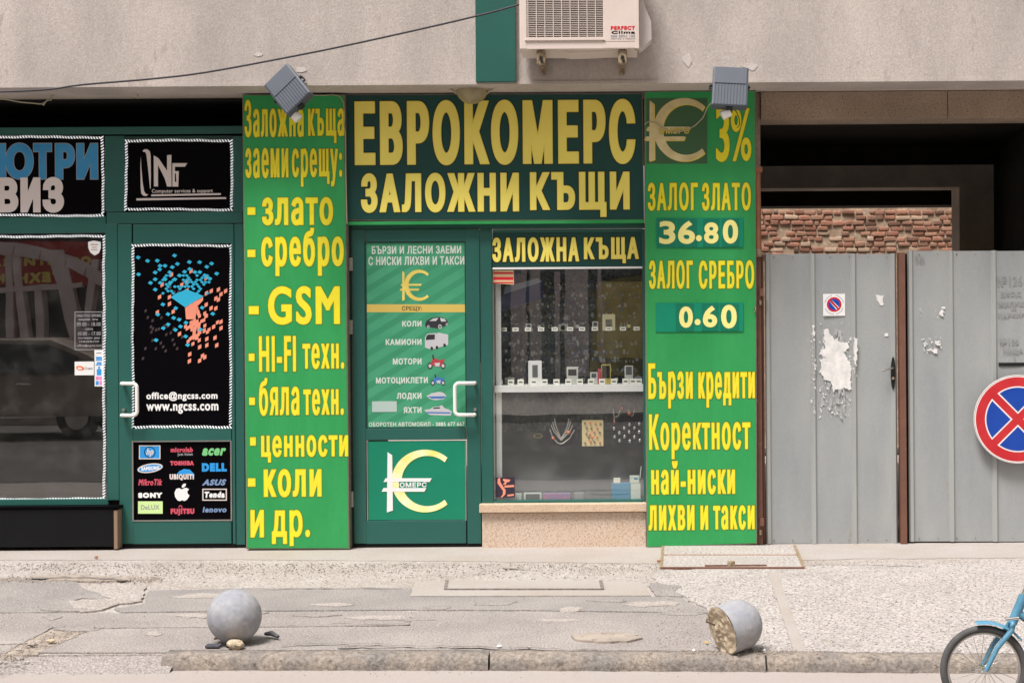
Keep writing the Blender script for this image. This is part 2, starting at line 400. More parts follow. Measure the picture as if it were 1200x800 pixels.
def iso_mesh(X, Y, V, emit):
    """V>0 is filled; emit(list of (x,y)) polygons"""
    pos = V > 0; ny, nx = V.shape
    full = pos[:-1, :-1] & pos[1:, :-1] & pos[:-1, 1:] & pos[1:, 1:]
    anyp = pos[:-1, :-1] | pos[1:, :-1] | pos[:-1, 1:] | pos[1:, 1:]
    for j in range(ny - 1):
        row = anyp[j]
        if not row.any(): continue
        idx = np.nonzero(row)[0]; run = None; prev = -2
        for i in idx:
            if full[j, i]:
                if run is None: run = i
                elif prev != i - 1: emit([(X[run], Y[j]), (X[prev + 1], Y[j]), (X[prev + 1], Y[j + 1]), (X[run], Y[j + 1])]); run = i
                prev = i
            else:
                if run is not None: emit([(X[run], Y[j]), (X[prev + 1], Y[j]), (X[prev + 1], Y[j + 1]), (X[run], Y[j + 1])]); run = None
                cs = [(i, j), (i + 1, j), (i + 1, j + 1), (i, j + 1)]; poly = []
                for q in range(4):
                    a, b = cs[q], cs[(q + 1) % 4]; va, vb = V[a[1], a[0]], V[b[1], b[0]]
                    if va > 0: poly.append((X[a[0]], Y[a[1]]))
                    if (va > 0) != (vb > 0):
                        t = va / (va - vb); poly.append((X[a[0]] + t * (X[b[0]] - X[a[0]]), Y[a[1]] + t * (Y[b[1]] - Y[a[1]])))
                if len(poly) > 2: emit(poly)
        if run is not None: emit([(X[run], Y[j]), (X[prev + 1], Y[j]), (X[prev + 1], Y[j + 1]), (X[run], Y[j + 1])])
def letter(mb, s, rect, y, off, levels, h=.45, shear=0., rot=0., back=False):
    """draw s so its inked box fills photo rect (u0,v0,u1,v1) on plane y. off, h, levels in photo px.
    levels: [(grow, material index, proud mm)]"""
    if back: x0, x1, z0, z1 = rect; px = 1.
    else: x0, x1, z0, z1 = R(*rect, y); px = PX(y)
    off *= px; h *= px
    C = s
    if isinstance(s, str):
        off *= .86 if off / px > .8 else .7
        C = contours(s); ext = lambda Q_: max(p[0] for c in Q_ for p in c) - min(p[0] for c in Q_ for p in c)
        if len(s) > 1:
            w0, w1 = ext(C), ext(contours(s, sp=1.1)); sx0 = (x1 - x0 - 2 * off) / w0
            need = (2.0 * off + max(max(l[0] for l in levels), 0) * px * 1.2) / sx0 * (len(s) - 1) * .95
            C = contours(s, sp=round(1 + .1 * min(need, .35 * w0) / max(w1 - w0, 1e-4), 3))
    if isinstance(s, str):
        if shear: C = [[(p[0] + shear * p[1], p[1]) for p in c] for c in C]
        xs = [p[0] for c in C for p in c]; ys = [p[1] for c in C for p in c]
        mx, Mx, my, My = min(xs), max(xs), min(ys), max(ys)
        sx = (x1 - x0 - 2 * off) / (Mx - mx); sy = (z1 - z0 - 2 * off) / (My - my)
        C = [[(x0 + off + (p[0] - mx) * sx, z0 + off + (p[1] - my) * sy) for p in c] for c in C]
    if rot:
        cx, cz = (x0 + x1) / 2, (z0 + z1) / 2; c_, s_ = math.cos(rot), math.sin(rot)
        C = [[(cx + (p[0] - cx) * c_ - (p[1] - cz) * s_, cz + (p[0] - cx) * s_ + (p[1] - cz) * c_) for p in c] for c in C]
    X, Y, D = sdf(C, h, off + max(max(l[0] for l in levels), 0) * px)
    for grow, mi, proud in levels:
        mb.m = mi
        yy = y - proud * .001
        if back: yy = y + proud * .001; f = lambda p: mb.add([(-a, yy, b) for a, b in p], [list(range(len(p)))])
        else: f = lambda p: mb.add([(a, yy, b) for a, b in p], [list(range(len(p)))])
        iso_mesh(X, Y, (off + grow * px) - D, f)
    return mb
def words(name, parent, items, y, mats, levels, h=.45, **kw):
    mb = MB()
    for s, rect, off in items: letter(mb, s, rect, y, off, levels, h, **kw)
    return mb.build(name, mats, parent)
def poly_px(pts, y): return [(W(u, v, y).x, W(u, v, y).z) for u, v in pts]
def flat(mb, pts, y, mi=0, proud=1.):
    mb.m = mi; q = poly_px(pts, y); n = len(q)
    a = sum(q[i][0] * q[(i + 1) % n][1] - q[(i + 1) % n][0] * q[i][1] for i in range(n))
    if a < 0: q = q[::-1]
    return mb.add([(a_, y - proud * .001, b_) for a_, b_ in q], [list(range(n))])
def rect_pts(u0, v0, u1, v1): return [(u0, v0), (u1, v0), (u1, v1), (u0, v1)]
def ell_pts(cu, cv, a, b, tilt=0, n=28, t0=0, t1=2 * math.pi):
    r = []
    for i in range(n):
        t = t0 + (t1 - t0) * i / n; x, y = a * math.cos(t), b * math.sin(t)
        r.append((cu + x * math.cos(tilt) - y * math.sin(tilt), cv + x * math.sin(tilt) + y * math.cos(tilt)))
    return r
def euro_logo(u0, v0, u1, v1, n=34):
    """the I + C + two bars mark as polygons in photo px"""
    w_, h_ = u1 - u0, v1 - v0; P = []
    X_ = lambda a: u0 + a * w_
    Y_ = lambda b: v0 + b * h_
    P.append([(X_(.06), Y_(.04)), (X_(.13), Y_(.09)), (X_(.14), Y_(.97)), (X_(.05), Y_(1.0))])
    cx, cy = .62, .5; out = []; inn = []
    for i in range(n + 1):
        t = math.radians(-48 - 264 * i / n)
        out.append((X_(cx + .50 * math.cos(t)), Y_(cy + .50 * math.sin(t))))
        inn.append((X_(cx + .035 + .385 * math.cos(t)), Y_(cy + .40 * math.sin(t))))
    P.append(out + inn[::-1])
    P.append([(X_(.03), Y_(.455)), (X_(.72), Y_(.455)), (X_(.69), Y_(.515)), (X_(.0), Y_(.515))])
    P.append([(X_(.0), Y_(.61)), (X_(.64), Y_(.61)), (X_(.61), Y_(.67)), (X_(-.03), Y_(.67))])
    return P
def polys(mb, P, y, mi, proud):
    for k, p in enumerate(P): flat(mb, p, y, mi, proud + .12 * k)
ORD = ['first', 'second', 'third', 'fourth', 'fifth', 'sixth', 'seventh', 'eighth', 'ninth', 'tenth', 'eleventh', 'twelfth', 'thirteenth', 'fourteenth', 'fifteenth']

# ---------------------------------------------------------------- the ground
KB = [(150, 764.5), (575, 764.5), (895, 766), (1500, 770)]       # back edge of the kerb in the photo
ZR = -.055
def line_at(pts, u):
    for a, b in zip(pts, pts[1:]):
        if u <= b[0]: return a[1] + (b[1] - a[1]) * (u - a[0]) / (b[0] - a[0])
    return pts[-1][1]
MB().add([(-60, -60, -.09), (60, -60, -.09), (60, 60, -.09), (-60, 60, -.09)], [(0, 1, 2, 3)]).build('ground', dirt, kind='structure')
yk = G(600, 770).y
MB().add([(-40, -14.2, ZR), (40, -14.2, ZR), (40, yk + .25, ZR), (-40, yk + .25, ZR)], [(0, 1, 2, 3)]).build('road', road_m, kind='structure')
MB().add([(-40, -14.1, ZR + .004), (40, -14.1, ZR + .004), (40, -4.9, ZR + .004), (-40, -4.9, ZR + .004)], [(0, 1, 2, 3)]).build('dark_road_overlay', mat('dark_overlay_asphalt', (.10, .095, .09), .9, speck=.3, speck_s=100, vs_=1, c2=(.14, .13, .125)), kind='structure')  # dark overlay added out of view to dim the road's reflection in the glass
kl = G(197, 765); kr = G(1500, 770)
base = [(-40, 6), (40, 6), (40, kr.y), (kr.x, kr.y), (G(895, 766).x, G(895, 766).y), (kl.x, kl.y), (kl.x, kl.y - .02), (-40, kl.y - .02)]
MB().slab(base, -.085, 0).build('pavement', conc, kind='structure')
MB().slab([(-40, -14.2), (40, -14.2), (40, -25.9), (-40, -25.9)], -.085, .08).build('pavement_opposite', conc, kind='structure')
# dropped kerb: the pavement runs down to the road
MB().add([(-40, kl.y, .0), (kl.x + .05, kl.y, .0), (kl.x + .05, kl.y - .17, ZR - .003), (-40, kl.y - .21, ZR - .003)], [(3, 2, 1, 0)]).build('pavement_ramp', asph, kind='structure')
def jag(pts, step=.07, amp=.008, seed=0, z=0, closed=True):
    r = random.Random(seed); q = [G(u, v, z) for u, v in pts]; out = []
    for i in range(len(q)):
        a, b = q[i], q[(i + 1) % len(q)]; n = max(1, int((b - a).length / step)); nrm = Vector((-(b - a).y, (b - a).x, 0)).normalized()
        for k in range(n):
            p = a + (b - a) * k / n + nrm * r.uniform(-amp, amp); out.append((p.x, p.y))
    return out
def ground_patch(name, pts, m, zt, seed=0, amp=.01, step=.06):
    return MB().slab(jag(pts, step, amp, seed), -.02, zt).build(name, m, kind='structure')
ground_patch('cement_apron', [(-400, 646), (0, 644), (300, 643), (1500, 632), (1500, 652), (1000, 655), (775, 661), (560, 658), (300, 656), (-400, 657)], apron_m, .004, 1, .012)
ground_patch('aggregate_paving', [(772, 669), (1500, 651), (1500, 769), (1100, 766.5), (880, 764.2), (862, 748), (838, 722), (800, 700), (782, 692), (766, 680)], aggr, .008, 2, .02)
for k, (pts, m) in enumerate([
    ([(-400, 680), (40, 677.5), (92, 683), (97, 690), (134, 698), (126, 702), (96, 701.5), (80, 705), (104, 711), (90, 718), (-400, 719.5)], asph2),
    ([(-400, 720.6), (88, 719.3), (140, 719.5), (260, 718.2), (400, 717.5), (480, 716.5), (480, 733), (330, 735), (200, 736), (105, 736.6), (62, 736), (30, 752), (6, 766), (-400, 766)], asph),
    ([(175, 693), (300, 690), (483, 690), (483, 700.6), (770, 700), (795, 701), (834, 719), (620, 716), (480, 715.3), (260, 717), (142, 718.4), (134, 714), (170, 708), (171, 700)], asph2),
    ([(482, 717.8), (620, 717.6), (836, 720.5), (858, 746), (872, 764), (575, 763), (200, 763), (196, 766), (44, 766), (60, 760), (100, 745), (108, 738.5), (200, 737.3), (330, 736.6), (482, 734.6)], asph),
    ([(762, 684), (800, 688), (790, 694), (800, 700), (770, 699.4), (760, 688)], asph2)]):
    ground_patch('asphalt_paving', pts, m, .0055 + .0009 * k, 11 + k, .006, .04)
# hatch frame, hatch cover and pavement patches
ground_patch('cement_surround', [(487, 683), (752, 683.5), (763, 700), (481, 700.5)], apron_m, .013, 21, .003)
ground_patch('dust_patch', [(670, 748), (690, 745), (720, 744.6), (748, 747), (752, 751), (735, 755), (700, 756), (675, 753)], dirt, .0185, 22, .006, .03)
ground_patch('dust_patch', [(98, 691), (140, 688), (172, 690), (168, 706), (140, 709), (118, 716), (92, 719), (80, 706), (130, 703)], conc, .0105, 23, .02)
ground_patch('pothole_dirt', [(62, 737.5), (103, 737.5), (84, 748), (56, 760), (44, 767), (2, 767), (30, 750)], dirt, .003, 24, .015)
ground_patch('eroded_edge', [(35, 676.5), (90, 675), (150, 678), (152, 682), (100, 682.8), (40, 679.5)], dirt, .0122, 27, .008, .02)
ground_patch('cement_strip', [(900, 672.5), (911, 672.5), (944, 766), (930, 766)], apron_m, .013, 25, .003)
rd = random.Random(77)
for k in range(22):
    u, v = rd.uniform(-20, 840), rd.uniform(694, 760); a, b = rd.uniform(10, 46), rd.uniform(1.2, 4.0)
    if 225 < u < 330 and v > 735: continue
    P = [(u + a * math.cos(t / 16 * 6.283) * rd.uniform(.5, 1.1), v + b * math.sin(t / 16 * 6.283) * rd.uniform(.5, 1.1)) for t in range(16)]
    if max(p[1] for p in P) > 762: continue
    ground_patch('dust_patch', P, [dustm, stainm][k % 2], .0097 + .00008 * k, 100 + k, .005, .03)
def crack(pts, wpx, seed, z=.0185, name='crack'):
    r = random.Random(seed); a = []; b = []
    dens = []
    for i in range(len(pts) - 1):
        n = max(2, int(abs(pts[i + 1][0] - pts[i][0]) / 9))
        for k in range(n): dens.append((pts[i][0] + (pts[i + 1][0] - pts[i][0]) * k / n, pts[i][1] + (pts[i + 1][1] - pts[i][1]) * k / n))
    dens.append(pts[-1])
    for u, v in dens:
        dv = r.uniform(-.7, .7); ww = wpx * r.uniform(.1, 1)
        a.append(G(u, v + dv - ww / 2, z)); b.append(G(u, v + dv + ww / 2, z))
    vs = a + b; n = len(a)
    return MB().add(vs, [[i + n, i + 1 + n, i + 1, i] for i in range(n - 1)]).build(name, crackm, kind='structure')
crack([(395, 757), (470, 756), (560, 757), (640, 759), (700, 761)], 1.5, 5)
crack([(330, 755), (395, 752.5), (460, 754)], 1.0, 6)
crack([(305, 690), (400, 688), (470, 689)], .8, 7, .014)
crack([(390, 730), (455, 731.5), (480, 729)], 1.1, 8)
crack([(590, 666), (618, 667)], 1.2, 9, .006); crack([(30, 677), (95, 675.5), (150, 679)], 2.2, 10, .0150)
crack([(860, 664), (1000, 661), (1100, 664)], .6, 14, .010)
crack([(1110, 715), (1123, 711.5), (1136, 716)], .8, 15, .010)

def hatch(label, u0, v0, u1, v1, vm, zt, rusty):
    cs = [G(*p) for p in ((u0[0], v0), (u1[0], v0), (u1[1], v1), (u0[1], v1))]
    t = thing('manhole_cover', label, 'manhole cover', ((cs[0].x + cs[1].x) / 2, (cs[0].y + cs[2].y) / 2, zt))
    P = [(c.x, c.y) for c in cs]
    MB().slab(P, zt - .02, zt).build('lid', aggr if rusty else apron_m, t)
    def bar(a, b, w_, m, name, z1):
        a, b = Vector((*a, 0)), Vector((*b, 0)); n = Vector((-(b - a).y, (b - a).x, 0)).normalized() * w_
        MB().slab([((a + n).x, (a + n).y), ((b + n).x, (b + n).y), ((b - n).x, (b - n).y), ((a - n).x, (a - n).y)], zt - .01, z1).build(name, m, t)
    fm = brownp if rusty else crackm
    bar(P[3], P[2], .010 if rusty else .006, fm, 'front_edge', zt + .004); bar(P[0], P[3], .009, rust if rusty else crackm, 'side_edge', zt + .003); bar(P[1], P[2], .010, rust if rusty else crackm, 'side_edge', zt + .003)
    if vm:
        a, b = G(u0[0], vm), G(u1[0] + 4, vm); bar((a.x, a.y), (b.x, b.y), .006, pole_m, 'middle_edge', zt + .003)
        c = G(857, 665.5); MB().box(c.x - .022, c.x + .022, c.y - .02, c.y + .02, zt, zt + .03, .006).build('lug', rust, t)
        a, b = G(826, 666), G(898, 665); MB().box(a.x, b.x, a.y - .008, a.y + .006, zt, zt + .009).build('hinge_bar', brownp, t)
    return t
hatch('concrete filled hatch with a rusty steel rim below the right green sign', (777, 775), 641, (931, 942), 667.5, 652.5, .014, True)
hatch('flush cement hatch cover between the two stone balls near the doorway', (524, 522), 683, (704, 706), 693.5, None, .017, False)

# kerb stones
kerb = thing('kerb', 'worn sandy stone kerb running along the road edge under the stone balls', 'kerb', G(600, 770))
kerb['kind'] = 'structure'; del kerb['category']
def kerb_stone(ua, ub, seed):
    r = random.Random(seed); n = max(6, int((ub - ua) / 9)); rows = 7; vs = []; fs = []
    for i in range(n + 1):
        u = ua + (ub - ua) * i / n; vb = line_at(KB, u); b = G(u, vb); f = G(u, vb + 5); f.y += 0
        endf = 1 - .5 * (max(0, 1 - min(i, n - i) / 1.5))
        wv = .004 * math.sin(u * .11 + seed) + r.uniform(-.002, .002)
        prof = [(b.y + .02, -.02), (b.y, .011 * endf), (b.y - .045, .014 * endf), (f.y + .006, .008), (f.y - .012, -.008), (f.y - .022, -.03), (f.y - .024, ZR - .03)]
        for k, (y, z) in enumerate(prof):
            vs.append((b.x, y + (wv + r.uniform(-.004, .004) if k > 2 else 0), z + (r.uniform(-.003, .003) if 0 < k < 5 else 0)))
    for i in range(n):
        for k in range(rows - 1): a = i * rows + k; fs.append([a, a + 1, a + rows + 1, a + rows])
    mb = MB().add(vs, [f[::-1] for f in fs], True)
    mb.add([vs[k] for k in range(rows)], [list(range(rows))]); mb.add([vs[n * rows + k] for k in range(rows)], [list(range(rows))[::-1]])
    return mb.build('kerb_stone', kerb_m, kerb)
for k, (a, b) in enumerate([(197, 574), (576.5, 894), (896.5, 1195), (1197, 1490)]): kerb_stone(a, b, k)

# loose grit: dirt lumps along the broken asphalt edges and on the paving
def grit(name, n, area, smin, smax, m, seed, z0=.008):
    r = random.Random(seed); mb = MB()
    for _ in range(n):
        u, v = area(r); g = G(u, v, z0); s = r.uniform(smin, smax); a = r.uniform(0, 6.28)
        vs = [g + Vector((math.cos(a + k * 2.1) * s * r.uniform(.6, 1.2), math.sin(a + k * 2.1) * s * r.uniform(.6, 1.2), 0)) for k in range(3)]
        vs += [v_ * .4 + g * .6 + Vector((0, 0, s * r.uniform(.4, .9))) for v_ in vs]
        mb.add(vs, [(0, 1, 4, 3), (1, 2, 5, 4), (2, 0, 3, 5), (3, 4, 5)])
    return mb.build(name, m, kind='stuff')
grit('gravel', 500, lambda r: (r.uniform(0, 190), r.gauss(679, 1.6)), .004, .012, dirt, 1, .006)
grit('gravel', 420, lambda r: (lambda t: (100 * t + r.uniform(-26, 6), 774 - 36 * t + r.uniform(-6, 6)))(r.random()), .003, .013, dirt, 2, .002)
grit('gravel', 900, lambda r: (r.uniform(-20, 1000), 660 + abs(r.gauss(0, 9))), .003, .009, conc, 3, .002)
grit('gravel', 900, lambda r: (r.uniform(780, 1250), r.uniform(670, 766)), .003, .008, aggr, 4, .007)
grit('gravel', 260, lambda r: (r.uniform(150, 900), r.uniform(700, 762)), .002, .006, conc, 5, .015)
grit('gravel', 140, lambda r: (r.uniform(800, 960), 764 + r.gauss(0, 1.5)), .003, .009, dirt, 6, .014)
dgrit = mat('dark_grit', srgb(120, 112, 108), .95, objrand=.1)
grit('gravel', 2300, lambda r: (r.uniform(770, 1250), r.uniform(656, 766)), .003, .0075, dgrit, 11, .007)
grit('gravel', 1100, lambda r: (r.uniform(-20, 770), 660 + abs(r.gauss(0, 8))), .003, .008, dgrit, 12, .002)
grit('gravel', 500, lambda r: (r.uniform(-20, 860), r.uniform(686, 764)), .002, .005, dgrit, 13, .006)
grit('gravel', 240, lambda r: (r.uniform(-40, 1250), 786 + abs(r.gauss(0, 3))), .002, .006, dirt, 7, ZR)
grit('gravel', 700, lambda r: (r.uniform(780, 1250), r.uniform(670, 766)), .003, .007, rubble, 8, .007)

# ---------------------------------------------------------------- the building
zb = W(600, 99, -.38).z
bld = thing('building', 'rendered beige building with a projecting upper storey above the shopfronts and gateway', 'building', (0, 0, 0))
MB().box(-14, 9, -.38, -.06, zb, 5.6).build('upper_wall', stucco, bld)
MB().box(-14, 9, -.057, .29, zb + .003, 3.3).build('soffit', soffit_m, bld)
MB().box(-14, 9, .292, 4.5, zb + .003, 3.3).build('passage_ceiling', beam_shade_m, bld)  # separate ceiling coloured near-black to hold the passage shade
MB().box(-14, 9, 4.2, 4.5, 3.303, 5.6).build('rear_wall', stucco, bld)
MB().box(-14, 9, -.057, 4.197, 5.4, 5.6).build('roof', stucco, bld)
# raised drip line at the foot of the upper wall
MB().box(-14, 9, -.388, -.38, zb, zb + .018).build('drip_edge', stucco, bld)
X = lambda u, y=0: R(u, 300, u, 301, y)[0]
Z = lambda v, u=700, y=0: W(u, v, y).z
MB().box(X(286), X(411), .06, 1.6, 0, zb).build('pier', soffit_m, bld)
MB().box(X(760), X(892.5), .03, .5, 0, zb, .004).build('pier', granite_d, bld)
zl = Z(139, 1000)
for a, b in ((892.9, 1111.5), (1112.2, 1420)):
    MB().box(X(a), X(b), .0, .29, zl, zb - .001, .003).build('lintel_slab', granite_d, bld)
MB().box(X(1420), 9, .0, .29, 0, zb - .001).build('pier', granite_d, bld)
# passage interior, its shade put into near-black colour
MB().box(X(892), X(892) - .2, .5, 4.2, 0, zb).build('passage_wall', beam_shade_m, bld)
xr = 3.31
MB().box(xr, xr + .3, .29, 4.2, 0, zb).build('passage_wall', beam_shade_m, bld)
s3 = 1750 / 13
MB().box(.75, xr, 3.0, 3.3, 1.457 + 163 / s3, 1.457 + 189 / s3).build('passage_beam', passage_m, bld)  # lit lower strip of the beam, its brightness put into the pale colour
MB().box(.75, xr, 3.06, 3.3, 1.457 + 189 / s3 + .002, zb).build('beam_shade_top', beam_shade_m, bld)  # black upper part paints the shade above the lit strip
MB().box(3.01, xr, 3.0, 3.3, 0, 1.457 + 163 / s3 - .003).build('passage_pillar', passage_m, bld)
s4 = 1750 / 14.5
MB().box(.7, xr, 4.2, 4.5, 1.457 + 139 / s4, 3.3).build('rear_beam', beam_shade_m, bld)
MB().box((1119 - 720) / s4, xr + .3, 4.2, 4.5, 0, 1.457 + 139 / s4 - .003).build('rear_pillar', passage_m, bld)
# the rest of the ground floor, out of frame
MB().box(-14, X(-420, .05), .05, .4, 0, zb).build('side_wall', stucco, bld)
rr_ = random.Random(9)
patch_m = mat('patch_plaster', (.62, .565, .53), .9, speck=.1, speck_s=60, bump=.5, bs=90)
for u, v, a, b in ((303, 64, 6, 3), (880, 78, 10, 5), (806, 70, 6, 9), (352, 82, 9, 4)):
    P = [(u + a * math.cos(t / 14 * 6.283) * rr_.uniform(.55, 1.1), v + b * math.sin(t / 14 * 6.283) * rr_.uniform(.55, 1.1)) for t in range(14)]
    MB().prism(poly_px(P, -.383), -.383, -.38).build('plaster_patch', patch_m, bld)
# green strip on the upper wall
x0, x1, z0, z1 = R(557, -60, 604, 96, -.42)
t = MB().box(x0, x1, -.42, -.38, z0, 5.3, .004).build('green_strip', alu, bld)

# ---------------------------------------------------------------- courtyard brick wall
yw = 8.0; bw = thing('brick_wall', 'old crumbling red brick wall seen over the gate through the passage', 'wall', (2.9, yw, 0))
MB().box(X(820, yw), X(1128, yw), yw, yw + .4, 0, 3.1).build('mortar', mortar, bw)
variants = []
for k in range(7):
    r = random.Random(40 + k); mb = MB(); mb.box(-.5, .5, -.5, .5, -.5, .5, .12)
    mb.v = [Vector((v.x * (1 + r.uniform(-.10, .10)), v.y, v.z * (1 + r.uniform(-.2, .2)))) for v in mb.v]; mb.sm = [True] * len(mb.sm)
    variants.append(mb)
vmesh = {}
v = 246.0; row = 0; nb = 0
pxw = PX(yw)
while v < 301:
    u = 878 + rnd.uniform(-8, 4); rh = rnd.uniform(5.7, 6.9)
    while u < 1127:
        L_ = rnd.choice([10, 12, 13.5, 15, 16, 7.5]) * rnd.uniform(.9, 1.1)
        if rnd.random() < .84 and nb < 297:
            mk = rnd.choice([0, 0, 0, 1, 1, 2, 3]); vk = rnd.randrange(7)
            if (mk, vk) not in vmesh:
                o = variants[vk].build('brick', bricks_m[mk], bw); vmesh[(mk, vk)] = o.data; bpy.data.objects.remove(o)
                # recentre the shared mesh
                me = vmesh[(mk, vk)]; off = Vector(bw.location)
                for q in me.vertices: q.co += off
            o = bpy.data.objects.new('brick', vmesh[(mk, vk)]); link(o, bw)
            c = W(u + L_ / 2, v + rh / 2 + rnd.uniform(-.6, .6), yw)
            o.location = c - bw.location + Vector((0, rnd.uniform(-.004, .014), 0)); o.scale = ((L_ - 1.9) * pxw, .05, (rh - 1.5) * pxw * rnd.uniform(.8, 1.12))
            o.rotation_euler = (0, rnd.uniform(-.05, .05), rnd.uniform(-.05, .05)); nb += 1
        u += L_
    v += rh; row += 1

# ---------------------------------------------------------------- the computer shop, left
yL = .05
sf = thing('shopfront', 'green framed shop window and transom of the computer shop at the left edge', 'shopfront', (X(0), yL, 0))
def bars(name, lst, y, th, m, parent, bev=.004):
    for a in lst: rbox(name, m, parent, *a, y, th, bev)
# top cavity above the transom, its shade painted black
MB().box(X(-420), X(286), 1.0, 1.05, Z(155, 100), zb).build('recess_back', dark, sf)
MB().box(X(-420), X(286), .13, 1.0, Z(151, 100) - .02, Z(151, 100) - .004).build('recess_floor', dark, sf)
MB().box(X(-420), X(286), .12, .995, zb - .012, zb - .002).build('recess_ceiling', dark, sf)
bars('frame_rail', [(-420, 150, 284.5, 159), (-420, 255, 124, 274.5), (-420, 586, 127, 597.5), (124.8, 248.5, 284.5, 262)], yL, .07, alu, sf)
bars('frame_mullion', [(123, 159.3, 146, 248.2), (124.5, 262.3, 138.5, 586), (272.8, 159.3, 285, 248.2)], yL - .004, .08, alu, sf)
bars('frame_rail', [(146.4, 159.3, 272.4, 164)], yL + .002, .05, alu_d, sf)
rbox('door_stop', alu, sf, 275.5, 262.3, 286, 638, yL - .002, .08, .003)
# black base
pl = thing('plinth', 'glossy black base panel under the computer shop window', 'plinth', (X(0), -.04, 0))
rbox('panel', black_p, pl, -420, 598, 133, 642, -.045, .1, .003)
rbox('end_strip', mat('strip_beige', srgb(140, 116, 96), .7), pl, 133.4, 597.5, 137.6, 643, -.048, .095, .001)
rbox('cap', black, pl, -420, 594.8, 139, 597.8, -.055, .11, .001)
rope_m = mat('lit_rope_light', (.86, .88, .9), .4, emit=.3)
wp = rbox('window_pane', glass, sf, -420, 274.5, 124.4, 586, yL + .03, .006)
# room behind
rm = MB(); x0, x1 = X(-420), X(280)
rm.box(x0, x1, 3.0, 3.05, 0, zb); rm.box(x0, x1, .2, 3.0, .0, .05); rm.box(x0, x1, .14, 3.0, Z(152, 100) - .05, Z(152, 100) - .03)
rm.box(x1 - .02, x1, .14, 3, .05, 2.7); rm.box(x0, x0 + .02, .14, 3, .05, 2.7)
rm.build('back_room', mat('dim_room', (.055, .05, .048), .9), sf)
def rope(parent, u0, v0, u1, v1, y, seed=0):
    r = random.Random(seed); mb = MB()
    cs = [(u0, v0), (u1, v0), (u1, v1), (u0, v1)]
    for k in range(4):
        a, b = cs[k], cs[(k + 1) % 4]; L_ = math.hypot(b[0] - a[0], b[1] - a[1]); n = int(L_ / 3.3); d = ((b[0] - a[0]) / L_, (b[1] - a[1]) / L_)
        for i in range(n):
            t = i / n * L_; wob = .5 * math.sin(t * .045 + seed + k) + .25 * math.sin(t * .2 + k)
            cu, cv = a[0] + d[0] * t - d[1] * wob, a[1] + d[1] * t + d[0] * wob
            h_, w_, sk = 1.45 * r.uniform(.85, 1.05), .62, .85
            pts = [(-w_ - sk, -h_), (w_ - sk, -h_), (w_ + sk, h_), (-w_ + sk, h_)]
            P = [(cu + d[0] * p - d[1] * q, cv + d[1] * p + d[0] * q) for p, q in pts]
            mb.prism(poly_px(P, y), y - .010, y + .001)
    o = mb.build('rope_light', rope_m, parent); o['kind'] = 'stuff'; return o
rope_m = mat('lit_rope_light', (.86, .88, .9), .4, emit=.3)
ropeb = mat('rope_backing', srgb(30, 45, 60), .5)
# transom signs
rope(sf, -178, 277, 122.3, 584.5, yL + .022, 5)
s1 = thing('shop_sign', 'black sign with big blue and white letters edged by a rope light, upper left corner', 'sign', (X(50), yL, Z(250, 50)))
rbox('board', black, s1, -180, 159.4, 122.6, 254.8, yL - .002, .05)
mb = MB()
for st, rc in (('КОМП', (-118, 168, -6, 210)), ('Ю', (-2.5, 168, 39, 210)), ('Т', (39.5, 168.3, 60.5, 210)), ('Р', (65, 168.3, 87.5, 210)), ('И', (90, 168.3, 114.5, 210))): letter(mb, st, rc, yL - .002, 3.1, [(.7, 1, .8), (0, 0, 1.6)])
mb.build('lettering', [mat('azure_print', srgb(34, 128, 182), .45, c2=srgb(60, 150, 200), vs_=3), greyp], s1)
words('lettering', s1, [('СЕР', (-84, 207.5, -8, 249), 3.3), ('В', (-4, 208, 21.5, 249), 3.4), ('И', (24, 208, 47.5, 249), 3.4), ('З', (50, 207.5, 75, 249.3), 3.4)], yL - .006, [greyl], [(0, 0, 1)])
rope(s1, -178, 161, 120.5, 252.5, yL - .004, 1)
s2 = thing('shop_sign', 'black sign with a silver N G monogram above the left door', 'sign', (X(208), yL, Z(246, 208)))
rbox('board', black, s2, 146.8, 164.2, 272, 248, yL + .0, .05)
rope(s2, 148, 165, 271.5, 245.5, yL - .003, 2)
mb = MB(); y = yL
K = lambda pts: [(150 + a / 9.6, 170 + b / 9.6) for a, b in pts]
for i, p in enumerate([K([(165, 65), (185, 50), (215, 48), (245, 70), (255, 110), (258, 350), (255, 495), (248, 490), (225, 250), (207, 110), (195, 80), (170, 76)]),
          K([(145, 125), (150, 250), (165, 420), (182, 520), (200, 548), (228, 558), (205, 575), (175, 572), (150, 545), (143, 480), (140, 250)]),
          K([(290, 118), (345, 150), (440, 290), (440, 115), (488, 112), (490, 468), (440, 468), (415, 380), (338, 225), (338, 466), (292, 466)]),
          K([(500, 205), (668, 205), (640, 245), (528, 245), (528, 415), (545, 415), (540, 320), (528, 318), (528, 295), (572, 295), (566, 468), (500, 468)]),
          K([(262, 556), (1045, 542), (1045, 562), (262, 577)]), K([(95, 600), (1105, 587), (1105, 607), (95, 624)])]):
    flat(mb, p, y, 0, 1 + .1 * i)
letter(mb, 'Computer services & support', (178, 221.5, 249.5, 227.2), y, .12, [(0, 0, 1)], .22)
mb.build('lettering', greyl, s2)
